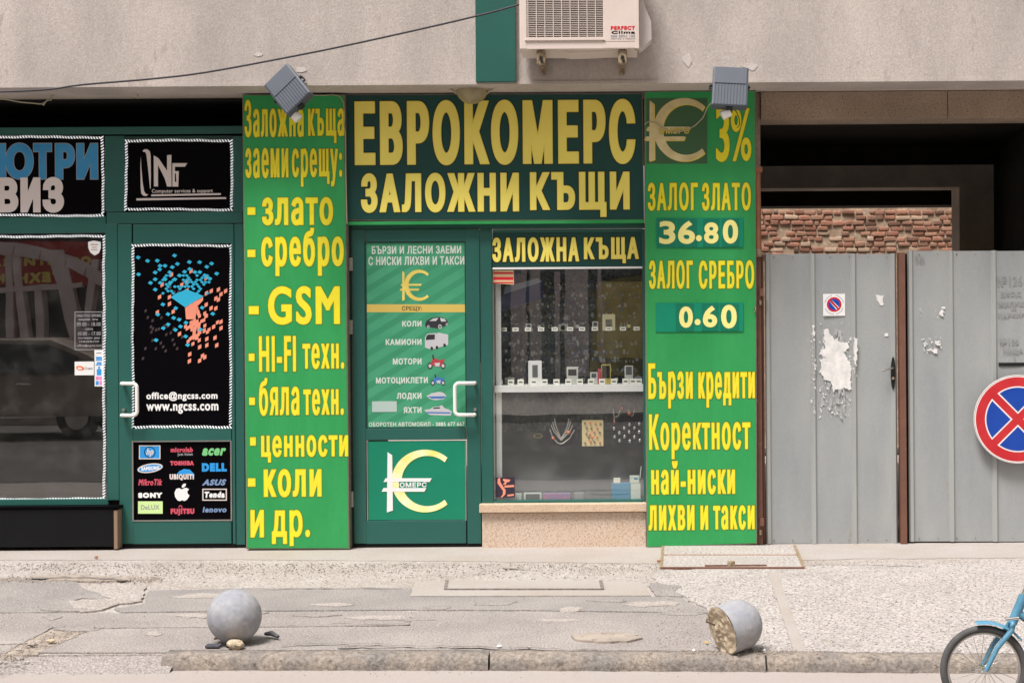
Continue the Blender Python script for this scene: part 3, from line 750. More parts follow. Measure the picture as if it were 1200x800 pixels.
# stickers on the window
st = thing('opening_hours_sticker', 'transparent sticker with opening hours in pale lettering on the left window', 'sticker', (X(104), yL + .03, Z(410, 104)))
y = yL + .029
mb = MB()
for p in (rect_pts(87.5, 365, 120.5, 365.9), rect_pts(87.5, 409.2, 120.5, 410), rect_pts(87.5, 366, 88.4, 409), rect_pts(119.6, 366, 120.5, 409)): flat(mb, p, y, 0, 1)
for s_, rc in (('РАБОТНО ВРЕМЕ', (90, 368, 118.5, 371.5)), ('понеделник - петък', (92, 373.3, 115, 376)), ('09.00 - 18.00', (90, 377.5, 118, 382)), ('събота', (100, 384, 109, 386.6)),
               ('10.00 - 17.00', (91.5, 388.5, 118, 393)), ('почивен ден', (92, 395, 117, 397.6)), ('неделя', (93, 399, 116, 401.5)), ('office@ngcss.com', (90, 403.5, 119, 406.4))):
    letter(mb, s_, rc, y, .16, [(0, 0, 1)], .25)
mb.build('lettering', greyp, st)
st = thing('card_sticker', 'white sticker with an orange oval at the right edge of the left window', 'sticker', (X(98), yL + .03, Z(439, 98)))
rbox('backing', white, st, 87.5, 423.5, 110, 439.5, y - .002, .002)
mb = MB(); flat(mb, ell_pts(94, 431.2, 5, 2.6, .18), y - .002, 0, .6); flat(mb, ell_pts(93.6, 431.4, 2.6, 1.1, .18), y - .002, 1, .9)
letter(mb, 'Cream', (99.5, 429.5, 108.5, 433), y - .002, .15, [(0, 2, .6)], .22); mb.build('print', [mat('orange_print', srgb(235, 120, 60), .5), white, greyp], st)
st = thing('narrow_sticker', 'narrow white sticker with blue and pink blocks on the left window edge', 'sticker', (X(116), yL + .03, Z(452, 116)))
rbox('backing', white, st, 110.8, 410, 121.2, 452.5, y - .002, .002)
mb = MB()
for a in ((112.5, 418, 119.5, 420.5, 0), (112.3, 421, 119.8, 422.4, 0), (113.5, 424, 119, 426, 0), (112.3, 426.4, 119.5, 428, 0), (115, 429.5, 117.5, 432, 0), (113.5, 432.4, 119, 439.6, 0), (112.3, 441, 116, 445, 1), (116.4, 441, 119.6, 445, 1), (112.3, 446.4, 115.7, 451, 0), (116.4, 446, 119.6, 451, 1), (113, 413, 119, 414.2, 2)):
    flat(mb, rect_pts(*a[:4]), y - .002, a[4], .6)
mb.build('print', [bluep, mat('pink_print', srgb(230, 130, 190), .5), greyp], st)
st = thing('shield_sticker', 'small white shield sticker in the top right corner of the left window', 'sticker', (X(111), yL + .03, Z(299, 111)))
mb = MB(); sh = [(103.3, 283.5), (110, 281.8), (118, 283.5), (118.2, 291), (116, 296.5), (111, 299.4), (106, 296), (103.6, 290.5)]
mb.prism(poly_px(sh, y), y - .002, y); mb.m = 1
for a in ((106.5, 286, 115, 287.2), (108, 289.3, 113.5, 290.3), (107, 292, 114, 293)): flat(mb, rect_pts(*a), y - .002, 1, .6)
mb.build('shield', [white, mat('tan_print', srgb(180, 150, 130), .5)], st)

# left door
def c_handle(parent, u_in, u_out, v0, v1, y, m=handle_m):
    a, b = W(u_in, v0, y), W(u_out, v0, y); c, d = W(u_out, v1, y), W(u_in, v1, y); o = -.055
    rr = .028 if u_out > u_in else -.028
    P = [(a.x, y, a.z), (a.x, y + o, a.z)]
    for k in range(7):
        t = math.pi / 2 * k / 6; P.append((b.x - rr + rr * math.sin(t), y + o, b.z - .028 + .028 * math.cos(t)))
    for k in range(7):
        t = math.pi / 2 * k / 6; P.append((b.x - rr + rr * math.cos(t), y + o, c.z + .028 - .028 * math.sin(t)))
    P += [(d.x, y + o, d.z), (d.x, y, d.z)]
    h_ = MB().tube(P, .0125, 10).build('handle', m, parent)
    k_ = MB().tube([(d.x + .004, y, d.z + .035), (d.x + .004, y - .03, d.z + .035)], .011, 8).build('lock_cylinder', metal, parent)
    return h_
ld = thing('shop_door', 'green door of the computer shop with a black poster and brand panel', 'door', (X(208), yL, 0))
bars('stile', [(139, 262.8, 155.5, 637), (271.5, 262.8, 287.5 - 12.5, 637)], yL - .01, .05, alu, ld)
bars('rail', [(155.8, 262.8, 271.2, 285.5), (155.8, 501.5, 271.2, 516.5), (155.8, 609.5, 271.2, 637)], yL - .008, .045, alu, ld)
ps = rbox('poster', black, ld, 155.6, 285.8, 271.4, 501.2, yL + .002, .03)
rope(ld, 155.8, 287.6, 270.5, 500, yL + .0, 3)
mb = MB(); yp = yL + .002
Q = lambda a, b: (150 + a / 5, 280 + b / 5)
def dia(a, b, s=1.): c = Q(a, b); flat(mb, [(c[0] - 3 * s, c[1] + .4), (c[0] - .6, c[1] - 2.3 * s), (c[0] + 3 * s, c[1] - .5), (c[0] + .6, c[1] + 2.4 * s)], yp, 0, 1.2 + rnd.random() * .5)
def par(a, b, s=1., mi=1): c = Q(a, b); flat(mb, [(c[0] - 1.9 * s, c[1] - 1.3 * s), (c[0] + 1.9 * s, c[1] - 3.2 * s), (c[0] + 1.9 * s, c[1] + 1.3 * s), (c[0] - 1.9 * s, c[1] + 3.2 * s)], yp, mi, .6 + rnd.random() * .5)
for a, b in [(60, 108), (115, 128), (172, 127), (273, 97), (290, 146), (360, 135), (420, 136), (490, 144), (462, 163), (188, 157), (217, 157), (260, 165), (186, 178), (160, 196), (62, 207), (245, 195), (332, 192), (362, 176), (392, 194), (421, 194), (520, 203), (450, 213), (480, 233), (160, 236), (218, 236), (302, 214), (132, 257), (190, 257), (247, 256), (275, 236), (160, 296), (205, 383), (175, 442), (235, 440), (268, 462), (207, 522), (236, 500), (278, 532), (308, 512), (165, 592), (338, 570), (350, 620), (425, 530), (497, 438), (340, 490), (300, 472), (280, 405), (435, 402)]: dia(a, b)
for j in range(9):
    for i in range(14):
        a, b = 205 + i * 20 + (j % 2) * 10, 214 + j * 13
        if rnd.random() < .62 - abs(i - 7) * .03: dia(a, b, .72)
flat(mb, [Q(250, 340), Q(285, 318), Q(345, 295), Q(445, 335), Q(400, 360), Q(335, 400)], yp, 0, 1.9)
flat(mb, [Q(335, 402), Q(400, 362), Q(440, 340), (Q(440, 360)), Q(405, 395), Q(395, 470), Q(340, 470)], yp, 1, 1.9)
for a, b in [(370, 188), (255, 210), (457, 229), (345, 250), (315, 268), (200, 268), (345, 303), (530, 296), (572, 305), (545, 324), (515, 348), (530, 355), (185, 340), (243, 340), (243, 380), (515, 406), (487, 405), (458, 385), (545, 485), (502, 514), (545, 522), (510, 578), (520, 622), (462, 585), (462, 622), (420, 632), (302, 556), (362, 675), (360, 715), (437, 684), (420, 712), (450, 692), (265, 425), (172, 430), (460, 318), (488, 305), (285, 335), (365, 378)]: par(a, b)
for _ in range(60):
    a = rnd.gauss(390, 38); b = rnd.gauss(500, 60)
    if a > 335 and b < 640: par(a, b, .9)
for _ in range(34): a = rnd.gauss(220, 70); b = rnd.gauss(540, 110); (par(a, b, .7, 2) if 40 < a < 330 and 250 < b < 720 else None)
for (a, b) in [(208, 283), (247, 322), (332, 353), (300, 255), (375, 305), (265, 440)]: par(a, b, .5, 3)
mb.build('cube_print', [cyan, salmon, faint, black], ld)
words('lettering', ld, [('office@ngcss.com', (171.5, 458.8, 255, 469.8), .55), ('www.ngcss.com', (171.5, 473, 256, 484.5), .6)], yp, [white], [(0, 0, 1)], .3)
bp = rbox('brand_panel', black, ld, 156.8, 517.5, 270.5, 608.5, yL + .001, .03)
yb = yL + .001; mb = MB(); B = lambda a, b: (150 + a / 8, 510 + b / 8)
def BR(a, b, c, d): return (150 + a / 8, 510 + b / 8, 150 + c / 8, 510 + d / 8)
BM = [bluep, white, red, redp, greyp, greend, lime, steel, black, greyl]
flat(mb, rect_pts(*BR(103, 92, 304, 222)), yb, 9, .4); flat(mb, rect_pts(*BR(112, 101, 295, 213)), yb, 0, .7)
flat(mb, ell_pts(*B(205, 157), 6.6, 6.6), yb, 8, .9); flat(mb, ell_pts(*B(205, 157), 5.7, 5.7), yb, 0, 1.1); letter(mb, 'hp', BR(172, 118, 240, 200), yb, .45, [(0, 9, 1.4)], .22, shear=.25)
flat(mb, ell_pts(*B(207, 306), 15, 5.3, -.15), yb, 9, .4); flat(mb, ell_pts(*B(207, 306), 13.2, 3.9, -.15), yb, 0, .7); letter(mb, 'SAMSUNG', BR(125, 288, 295, 325), yb, .4, [(0, 1, 1)], .22, rot=.05)
letter(mb, 'MikroTik', BR(97, 408, 320, 468), yb, .45, [(0, 3, .6)], .22, shear=.25)
letter(mb, 'SONY', BR(96, 535, 318, 585), yb, .9, [(0, 1, .6)], .25)
flat(mb, rect_pts(*BR(94, 616, 325, 732)), yb, 6, .4); letter(mb, 'DeLUX', BR(122, 650, 294, 695), yb, .2, [(0, 4, .8)], .22)
letter(mb, 'microlab', BR(400, 110, 608, 157), yb, .5, [(0, 3, .6)], .22); letter(mb, 'just listen', BR(465, 162, 607, 195), yb, .2, [(0, 4, .6)], .22)
letter(mb, 'TOSHIBA', BR(395, 237, 617, 280), yb, .75, [(0, 3, .6)], .22)
flat(mb, [B(455, 365), B(480, 335), B(525, 313), B(580, 320), B(620, 360), B(620, 395), B(570, 365), B(520, 362)], yb, 0, .4)
letter(mb, 'UBIQUITI', BR(390, 360, 618, 420), yb, .7, [(0, 9, .8)], .22)
ap = [(505, 505), (480, 492), (452, 500), (436, 535), (442, 575), (465, 608), (485, 614), (508, 606), (530, 614), (555, 600), (577, 562), (560, 545), (556, 525), (572, 503), (550, 490), (528, 492)]
flat(mb, [B(*p) for p in ap], yb, 1, .6); flat(mb, [B(505, 490), B(506, 468), B(522, 452), B(543, 449), B(540, 472), B(524, 486)], yb, 1, .6)
letter(mb, 'FUJITSU', BR(400, 683, 622, 748), yb, .8, [(0, 3, .6)], .22)
mb2 = MB(); 
for k in range(12):
    t0, t1 = math.radians(200 - k * 24), math.radians(200 - (k + 1) * 24)
    flat(mb, [B(492 + 18 * math.cos(t0), 672 - 20 * math.sin(t0)), B(492 + 18 * math.cos(t1), 672 - 20 * math.sin(t1)), B(492 + 11 * math.cos(t1), 672 - 12 * math.sin(t1)), B(492 + 11 * math.cos(t0), 672 - 12 * math.sin(t0))], yb, 3, .6)
letter(mb, 'acer', BR(695, 118, 918, 188), yb, .9, [(0, 5, .6)], .22, shear=.3)
letter(mb, 'DELL', BR(693, 258, 926, 337), yb, 1.1, [(0, 0, .6)], .25)
letter(mb, 'ASUS', BR(697, 410, 922, 468), yb, .8, [(0, 7, .6)], .22, shear=.35)
for a in ((697, 498, 927, 508), (697, 600, 927, 610), (697, 509, 708, 599), (916, 509, 927, 599)): flat(mb, rect_pts(*BR(*a)), yb, 9, .6)
letter(mb, 'Tenda', BR(718, 525, 906, 583), yb, .8, [(0, 1, .6)], .22, shear=.15)
letter(mb, 'lenovo', BR(700, 668, 924, 720), yb, .6, [(0, 7, .6)], .22, shear=.15)
mb.build('brand_marks', BM, ld)
mb = MB()
for a in ((155.4, 515.9, 157, 609.8), (270.6, 515.9, 272.2, 609.8), (157, 516, 270.6, 517.3), (157, 608.6, 270.6, 610)): x0, x1, z0, z1 = R(*a, yb); mb.box(x0, x1, yb - .012, yb, z0, z1)
mb.build('panel_trim', metal, ld)
c_handle(ld, 145.5, 163.5, 449, 486, yL - .012)
MB().box(X(139), X(287), yL + .005, yL + .04, .0, Z(637.6, 200)).build('threshold_gap', dark, ld)

# ---------------------------------------------------------------- green signs
def board(name, pts, y0, th, m, parent, edge=sedge, e=1.2):
    P = poly_px(pts, y0); MB().prism(P, y0, y0 + th).build('backing', edge, parent)
    c = (sum(p[0] for p in P) / len(P), sum(p[1] for p in P) / len(P)); d = e * PX(y0)
    Qs = [(p[0] + (d if p[0] < c[0] else -d), p[1] + (d if p[1] < c[1] else -d)) for p in P]
    return MB().prism(Qs, y0 - .002, y0 - .0002).build(name, m, parent)
YS = [(.7, 1, .7), (.1, 2, 1.3), (-.5, 0, 1.9)]
YM = [yel, out_g, yel_e]
sl = thing('sign_board', 'tall bright green sign left of the pawnshop door listing gold, silver and GSM', 'sign', (X(348), -.10, Z(643, 348)))
y = -.10
board('face', [(284, 111), (404, 111), (409.5, 643), (288.5, 643)], y, .155, sgreen, sl)
yt = y - .002
for grp in ([('Заложна', (286.5, 117, 356, 161), 1.0), ('къща', (361, 127, 403.5, 168), 1.0)], [('заеми', (287.5, 173.5, 338, 209), 1.0), ('срещу:', (342, 174, 401, 219), 1.0)],
            [('-', (290, 243, 299.5, 252), .5), ('злато', (307, 231, 390.5, 264.5), 1.7)], [('-', (290, 292.5, 299.5, 301.5), .5), ('сребро', (306, 267, 403, 323.5), 1.7)],
            [('-', (291.5, 358.5, 303.5, 368.5), .5), ('GSM', (314, 335, 398.5, 380.5), 2.0)], [('-', (291.5, 414, 298.5, 423), .5), ('HI-FI', (303.5, 393.5, 347, 435.5), 1.2), ('техн.', (354.5, 402, 403.5, 432.5), 1.2)],
            [('-', (292, 465.5, 299, 474.5), .5), ('бяла', (303.5, 442.5, 351, 487), 1.2), ('техн.', (355.5, 455.5, 403, 486.5), 1.2)],
            [('-', (293, 512, 300, 522), .5), ('ценности', (306, 509.5, 408, 541.5), 1.3)], [('-', (290.5, 560, 299.5, 570), .5), ('коли', (309, 549, 377, 582.5), 1.7)],
            [('и', (293.5, 597, 309.5, 629.5), 1.5), ('др.', (318.5, 597, 363.5, 639.5), 1.5)]):
    words('lettering', sl, grp, yt, YM, YS, .42)
sr = thing('sign_board', 'tall bright green sign right of the display window with prices 36.80 and 0.60', 'sign', (X(820), -.08, Z(640, 820)))
y = -.08
board('face', [(755, 107), (885.5, 106), (887.3, 637), (757.5, 641.5)], y, .108, sgreen, sr)
yt = y - .002
for grp in ([('3', (838.8, 125, 855, 190), 1.5)], [('%', (856.5, 127, 880.5, 189), .9)], [('ЗАЛОГ', (759, 214, 818, 247), 1.1), ('ЗЛАТО', (822.5, 214, 880, 247), 1.1)], [('ЗАЛОГ', (760.5, 305, 812, 338.5), 1.1), ('СРЕБРО', (818.8, 305, 883.8, 338.5), 1.1)],
            [('Бързи', (759.7, 425.3, 812, 478.5), 1.2), ('кредити', (818.3, 435.3, 884.8, 477.5), 1.2)], [('Коректност', (760.6, 484.7, 879.6, 537.7), 1.2)], [('най-ниски', (763, 539.6, 861.5, 579.3), 1.3)],
            [('лихви', (760, 591.5, 814, 621), 1.2), ('и', (820.7, 591.8, 830, 620.5), 1.2), ('такси', (835.7, 591.6, 884.4, 620.5), 1.2)]):
    words('lettering', sr, grp, yt, YM, YS, .42)
mb = MB(); flat(mb, rect_pts(757.5, 115, 829, 192), yt, 2, .5); polys(mb, euro_logo(758, 116, 830, 190), yt, 1, .9); polys(mb, euro_logo(757, 115, 829, 189), yt, 0, 1.7)
letter(mb, 'ОМЕРС', (772.5, 150.5, 807.5, 157), yt, .35, [(.3, 3, 2.4), (0, 1, 2.6)], .25)
mb.build('emblem', [gold, yelm_e, post_d, out_k], sr)
def price(label, u0, v0, u1, v1, items, plates):
    t = thing('price_plate', label, 'price plate', (X((u0 + u1) / 2), y, Z(v1, u0)), 'teal price plates on the right green sign')
    rbox('plate', teal_p, t, u0, v0, u1, v1, yt - .006, .006)
    for a, b in plates: rbox('digit_card', teal_p2, t, a, v0 + .8, b, v1 - .8, yt - .008, .0019)
    words('digits', t, items, yt - .0085, [cream, cream], [(0, 0, .5)], .4)
price('teal price plate reading 36.80 under the words for gold', 769, 255.5, 871, 290, [('3', (772.5, 259, 791.5, 286), 1.45), ('6', (794.5, 259, 814.5, 286), 1.45), ('.', (815.5, 275.5, 822.5, 282.8), .8), ('8', (825, 260.5, 842, 285.5), 1.4), ('0', (847, 257.5, 865, 285.5), 1.45)], [(770, 792), (793.5, 817), (824, 843), (846, 866)])
price('teal price plate reading 0.60 under the words for silver', 768.5, 354.5, 871, 388.5, [('0', (795.8, 359, 812, 384), 1.45), ('.', (814, 373.6, 821, 381), .8), ('6', (823.6, 358.5, 840.5, 383.5), 1.45), ('0', (845, 357, 863.4, 384.8), 1.45)], [(792, 813), (822.5, 842), (844, 866)])
sm = thing('sign_board', 'wide dark green main sign with large yellow pawnshop lettering above the door', 'sign', (X(580), -.06, Z(262, 580)))
y = -.06
board('face', [(405, 111), (753, 109.5), (755, 258), (406.5, 258.5)], y, .07, sdark, sm, e=1.)
rbox('green_stripe', sgreen, sm, 406.8, 258.6, 755, 262.3, y - .002, .07)
words('lettering', sm, [('ЕВРОКОМЕРС', (415.5, 117, 744.5, 193.5), 3.9)], y - .002, [yelm, out_k, yelm_e], [(1.0, 1, .7), (.1, 2, 1.3), (-.6, 0, 1.9)], .5)
words('lettering', sm, [('ЗАЛОЖНИ', (423, 202.5, 608.3, 249), 2.7), ('КЪЩИ', (621, 201.5, 738, 254.5), 2.7)], y - .002, [yelm, out_k, yelm_e], [(1.0, 1, .7), (.1, 2, 1.3), (-.5, 0, 1.9)], .5)
mb = MB(); a, b = W(404.5, 118, -.115), W(405.5, 262, -.115)
mb.tube([W(u, v, -.112) for u, v in ((366, 111.5), (378, 112), (390, 111), (398, 113), (402.5, 120), (403.8, 135), (403.2, 148), (404.8, 156), (405.2, 200), (406.6, 262))], .0032, 6)
tag(mb.build('cable', cable_g), 'thin pale cable running from the left floodlight down the sign seam', 'cable')

# ---------------------------------------------------------------- pawnshop front
pf = thing('shopfront', 'green framed display window front of the pawnshop between door and price sign', 'shopfront', (X(660), 0, 0))
bars('frame_rail', [(411.5, 262.8, 755.5, 268.3), (577.2, 268.6, 753.5, 272)], 0, .07, alu, pf)
bars('frame_mullion', [(563.4, 268.6, 577, 589.8), (753.6, 268.6, 757, 589.8)], -.003, .075, alu, pf)
bars('frame_rail', [(577.2, 585.8, 753.4, 589.8)], .0, .07, alu, pf)
rbox('jamb', alu_d, pf, 408, 262.9, 413.2, 639, .012, .05)
hd = thing('header_sign', 'small dark green sign strip with yellow lettering above the display window', 'sign', (X(665), 0, Z(314, 665)))
rbox('board', sdark, hd, 577.3, 272.3, 753.4, 312.6, .006, .04)
words('lettering', hd, [('ЗАЛОЖНА', (576.9, 278, 678.6, 307), 1.5), ('КЪЩА', (684.2, 278, 748.6, 308.6), 1.5)], .006, [yelm, out_k, yelm_e], [(1.1, 1, .7), (.1, 2, 1.3), (-.5, 0, 1.9)], .4)
rbox('lower_trim', white, hd, 577.3, 312.8, 753.4, 315, .004, .03)
rbox('window_pane', glass2, pf, 577.2, 315.2, 753.5, 585.6, .03, .006)
gp = thing('plinth', 'pink speckled granite base with a sill under the pawnshop display window', 'plinth', (X(660), -.04, 0))
rbox('sill', sill_m, gp, 561.5, 590.2, 758, 600, -.075, .12, .005)
rbox('slab', granite, gp, 565, 600.3, 757, 645.6, -.045, .1, .003)
# pawn door
pd = thing('shop_door', 'green pawnshop door with a loan poster and a yellow emblem on its lower panel', 'door', (X(488), 0, 0))
bars('stile', [(413.6, 268.8, 428.2, 636.8), (546.6, 268.8, 562.8, 636.8)], -.012, .05, alu, pd)
bars('rail', [(428.5, 268.8, 546.3, 283), (428.5, 501.6, 546.3, 515.2), (428.5, 609.8, 546.3, 636.8)], -.010, .045, alu, pd)
MB().box(X(413), X(563), .0, .05, 0, Z(637.6, 480)).build('threshold_gap', dark, pd)
bars('glazing_bead', [(428.3, 283.1, 429.6, 501.5), (545.2, 283.1, 546.5, 501.5), (429.6, 283.1, 545.2, 284.4), (429.6, 500.3, 545.2, 501.5)], -.006, .03, alu_d, pd, 0)
bars('hinge', [(408.5, 302, 413.2, 317), (408.5, 375, 413.2, 391.5), (409.5, 575.5, 414, 594)], -.03, .04, metal, pd, .003)
yq = .0
rbox('poster', post_g, pd, 429.8, 284.5, 545, 500.2, yq, .02)
mb = MB()
for k in range(-10, 14):                                # printed diagonal stripes
    pts = []
    c0 = 284.6 + k * 19.0
    for u, dv in ((429.9, 70), (545, 0)): pts.append((u, c0 + dv))
    for u, dv in ((545, 0), (429.9, 70)): pts.append((u, c0 + dv + 8))
    def clip(P, vmin, vmax):
        for lim, sgn in ((vmin, 1), (vmax, -1)):
            out = []
            for i in range(len(P)):
                a, b = P[i], P[(i + 1) % len(P)]; ia, ib = (a[1] - lim) * sgn >= 0, (b[1] - lim) * sgn >= 0
                if ia: out.append(a)
                if ia != ib: t = (lim - a[1]) / (b[1] - a[1]); out.append((a[0] + t * (b[0] - a[0]), lim))
            P = out
            if len(P) < 3: return []
        return P
    P = clip(pts, 284.7, 500)
    if P: flat(mb, P, yq, 0, .4)
mb.build('stripe_print', post_s, pd)
mb = MB()
for s_, rc, o_ in (('БЪРЗИ И ЛЕСНИ ЗАЕМИ', (435.7, 288, 540.5, 297.5), .45), ('С НИСКИ ЛИХВИ И ТАКСИ', (431.7, 300.3, 544.2, 310.6), .45), ('КОЛИ', (471.4, 375.8, 494, 382.6), .5), ('КАМИОНИ', (452, 397, 494, 404.2), .5),
                   ('МОТОРИ', (460.4, 419.6, 494, 427), .5), ('МОТОЦИКЛЕТИ', (440.6, 441.8, 501.4, 450.3), .5), ('ЛОДКИ', (465, 460, 494, 468.5), .5), ('ЯХТИ', (473, 476.6, 494, 483.8), .5), ('ОБОРОТЕН АВТОМОБИЛ - 0885 677 667', (432.4, 494.2, 544.4, 499.3), .25)):
    letter(mb, s_, rc, yq, o_, [(0, 0, 1)], .28)
mb.build('lettering', offw, pd)
mb = MB(); flat(mb, rect_pts(429.9, 356.5, 544.9, 365.8), yq, 1, .6); letter(mb, 'СРЕЩУ:', (471, 358.6, 494.5, 364.8), yq, .25, [(0, 2, 1)], .25); polys(mb, euro_logo(469.5, 316, 504, 352.5), yq, 0, .7)
mb.build('emblem_print', [gold2, mat('band_print', srgb(208, 182, 92), .5), mat('brown_print', srgb(90, 80, 40), .5)], pd)
rbox('note', mat('faded_note', srgb(175, 195, 190), .5), pd, 436, 470, 465, 482.5, yq - .002, .002)
# small pictures of vehicles
pk = mat('print_black', srgb(40, 42, 48), .5); ps_ = mat('print_silver', srgb(190, 190, 195), .5); pr_ = mat('print_red', srgb(170, 60, 70), .5); pb_ = mat('print_blue', srgb(60, 110, 180), .5)
mb = MB(); q = lambda L_: [(420 + a / 5, 350 + b / 5) for a, b in L_]
flat(mb, q([(390, 150), (400, 128), (428, 112), (470, 105), (505, 112), (522, 128), (524, 155), (500, 162), (470, 175), (420, 168), (395, 166)]), yq, 0, .6)
flat(mb, q([(415, 130), (440, 115), (470, 112), (455, 130)]), yq, 1, .9); flat(mb, q([(478, 112), (505, 116), (515, 132), (485, 134)]), yq, 1, .9)
for c, r_ in (((478, 163), 13), ((518, 150), 8), ((410, 163), 8)): flat(mb, ell_pts(420 + c[0] / 5, 350 + c[1] / 5, r_ / 6, r_ / 5), yq, 1, 1.1); flat(mb, ell_pts(420 + c[0] / 5, 350 + c[1] / 5, r_ / 12, r_ / 10), yq, 0, 1.3)
flat(mb, q([(455, 205), (470, 198), (526, 210), (526, 270), (470, 285), (455, 285)]), yq, 1, .6)
flat(mb, q([(390, 225), (405, 205), (455, 200), (456, 292), (420, 295), (390, 285)]), yq, 1, .75); flat(mb, q([(397, 222), (407, 210), (448, 208), (448, 238), (395, 242)]), yq, 0, .9)
for c in ((430, 290), (460, 285), (505, 272)): flat(mb, ell_pts(420 + c[0] / 5, 350 + c[1] / 5, 1.6, 2), yq, 0, 1)
for (cx, cy, s_, m_) in ((460, 375, 1, 2), (468, 478, .8, 3)):
    for a_, r_ in ((-40, 20), (36, 19)):
        flat(mb, ell_pts(420 + (cx + a_ * s_) / 5, 350 + (cy + 18 * s_) / 5, r_ * s_ / 6.5, r_ * s_ / 5), yq, 0, .6); flat(mb, ell_pts(420 + (cx + a_ * s_) / 5, 350 + (cy + 18 * s_) / 5, r_ * s_ / 11, r_ * s_ / 9), yq, 1, .8)
    flat(mb, q([(cx - 40 * s_, cy + 10 * s_), (cx - 20 * s_, cy - 32 * s_), (cx + 15 * s_, cy - 15 * s_), (cx + 48 * s_, cy - 22 * s_), (cx + 30 * s_, cy + 12 * s_), (cx + 5 * s_, cy + 25 * s_), (cx - 15 * s_, cy + 18 * s_)]), yq, m_, 1)
    flat(mb, q([(cx - 15 * s_, cy + 2 * s_), (cx + 18 * s_, cy - 2 * s_), (cx + 14 * s_, cy + 22 * s_), (cx - 8 * s_, cy + 20 * s_)]), yq, 1, 1.2)
    flat(mb, q([(cx - 28 * s_, cy - 45 * s_), (cx - 20 * s_, cy - 48 * s_), (cx - 16 * s_, cy - 20 * s_), (cx - 24 * s_, cy - 20 * s_)]), yq, 0, 1.2)
flat(mb, q([(398, 570), (430, 552), (470, 544), (495, 548), (517, 568), (500, 588), (450, 594), (420, 586)]), yq, 1, .6); flat(mb, q([(405, 572), (515, 570), (498, 584), (430, 584)]), yq, 3, .8)
flat(mb, q([(385, 650), (420, 645), (440, 632), (470, 630), (490, 622), (505, 640), (530, 648), (548, 660), (540, 684), (420, 680), (400, 668)]), yq, 1, .6); flat(mb, q([(395, 662), (540, 664), (538, 672), (405, 670)]), yq, 3, .8); flat(mb, q([(440, 636), (478, 634), (478, 642), (438, 644)]), yq, 0, .8)
mb.build('vehicle_pictures', [pk, ps_, pr_, pb_], pd)
rbox('logo_panel', logo_g, pd, 431.4, 516.5, 546, 608.8, -.004, .02)
bars('panel_trim', [(429.9, 515.5, 431.1, 609.6), (545.3, 609.7 - 93.5, 546.4, 609.6)], -.008, .02, metal, pd, 0)
mb = MB(); polys(mb, euro_logo(450.5, 527.5, 529, 601), -.004, 2, .5); polys(mb, euro_logo(449.5, 526.5, 528, 600), -.004, 0, 1.2); P = euro_logo(449.5, 526.5, 528, 600)
flat(mb, P[0], -.004, 1, 2.0); flat(mb, P[2], -.004, 1, 2.1); flat(mb, P[3], -.004, 1, 2.2); flat(mb, rect_pts(467.5, 564, 497, 571.3), -.004, 3, 2.5); letter(mb, 'ОМЕРС', (468.5, 564.8, 500, 570.6), -.004, .35, [(0, 1, 2.9)], .25)
mb.build('emblem', [mat('emblem_yellow', srgb(240, 232, 120), .4, c2=srgb(250, 248, 215), vs_=7), white, out_g, logo_g], pd)
c_handle(pd, 556.5, 534, 448.5, 485.5, -.014)

# ---------------------------------------------------------------- display window contents
cab = thing('display_case', 'grey display case with white shelf inside the pawnshop window', 'display case', (X(665), .3, Z(585, 665)))
x0, x1 = X(577.5), X(753.2)
grey_in = mat('grey_board', srgb(86, 90, 92), .7, var=.05, vs_=2)
dk_in = mat('dark_velvet_haze', srgb(74, 86, 96), .9, c2=srgb(112, 118, 116), vs_=11, speck=.75, speck_s=45, spots=srgb(120, 126, 124), spot_s=38, spot_t=.60)  # bluish haze of the window glass put into this colour
MB().box(x0, x1, .46, .48, Z(586), Z(300)).build('back_panel', dk_in, cab)
MB().box(x0 - .02, x0, .05, .64, Z(586), Z(300)).build('side_panel', offw, cab); MB().box(x1, x1 + .02, .05, .64, Z(586), Z(300)).build('side_panel', grey_in, cab)
MB().box(x0, x1, .05, .64, Z(588), Z(586.2)).build('bottom_panel', grey_in, cab)
rbox('corner_post', white, cab, 581.5, 316, 587.5, 585.5, .08, .03)
def shelf(vt, vb, m, d=.42, y0=.045):
    a, b, c, d_ = R(580, vt, 753, vb, y0); return MB().box(x0, x1, y0, y0 + d, c, d_, .002).build('shelf', m, cab)
shelf(451.2, 459.2, white, .38); zs = R(580, 451.2, 753, 459.2, .045)[3]
gs_ = glass_mat('shelf_glass', 1.3); shelf(387.8, 389.4, gs_, .33, .11); zg = R(580, 387.8, 753, 389.4, .11)[3]
# sloping grey board below with the dark velvet busts
a, b = W(577, 586, .18), W(577, 520, .45)
MB().add([(x0, .18, Z(585, 660, .18)), (x1, .18, Z(585, 660, .18)), (x1, .455, Z(505, 660, .455)), (x0, .455, Z(505, 660, .455))], [(0, 1, 2, 3)]).build('sloping_board', grey_in, cab)
tag_m = mat('price_tag_card', srgb(226, 224, 212), .6); ink = mat('tag_ink', srgb(80, 80, 84), .6)
def price_tags(us, v0, v1, z, yy, row):
    for k, u in enumerate(us):
        c = R(u - 3.6, v0, u + 3.6, v1, yy); h_ = c[3] - c[2]
        mb = MB().add([(c[0], yy, z), (c[1], yy, z), (c[1], yy + .012, z + h_), (c[0], yy + .012, z + h_), (c[0], yy + .03, z), (c[1], yy + .03, z)], [(0, 1, 2, 3), (4, 3, 2, 5), (0, 3, 4), (1, 5, 2)])
        mb.m = 1; mb.box(c[0] + .008, c[1] - .008, yy + .0035, yy + .006, z + h_ * .38, z + h_ * .62)
        o = mb.build('price_tag', [tag_m, ink]); tag(o, f'{ORD[k]} small white price tag from the left standing along the {row}', 'price tag', f'price tags along the {row}')
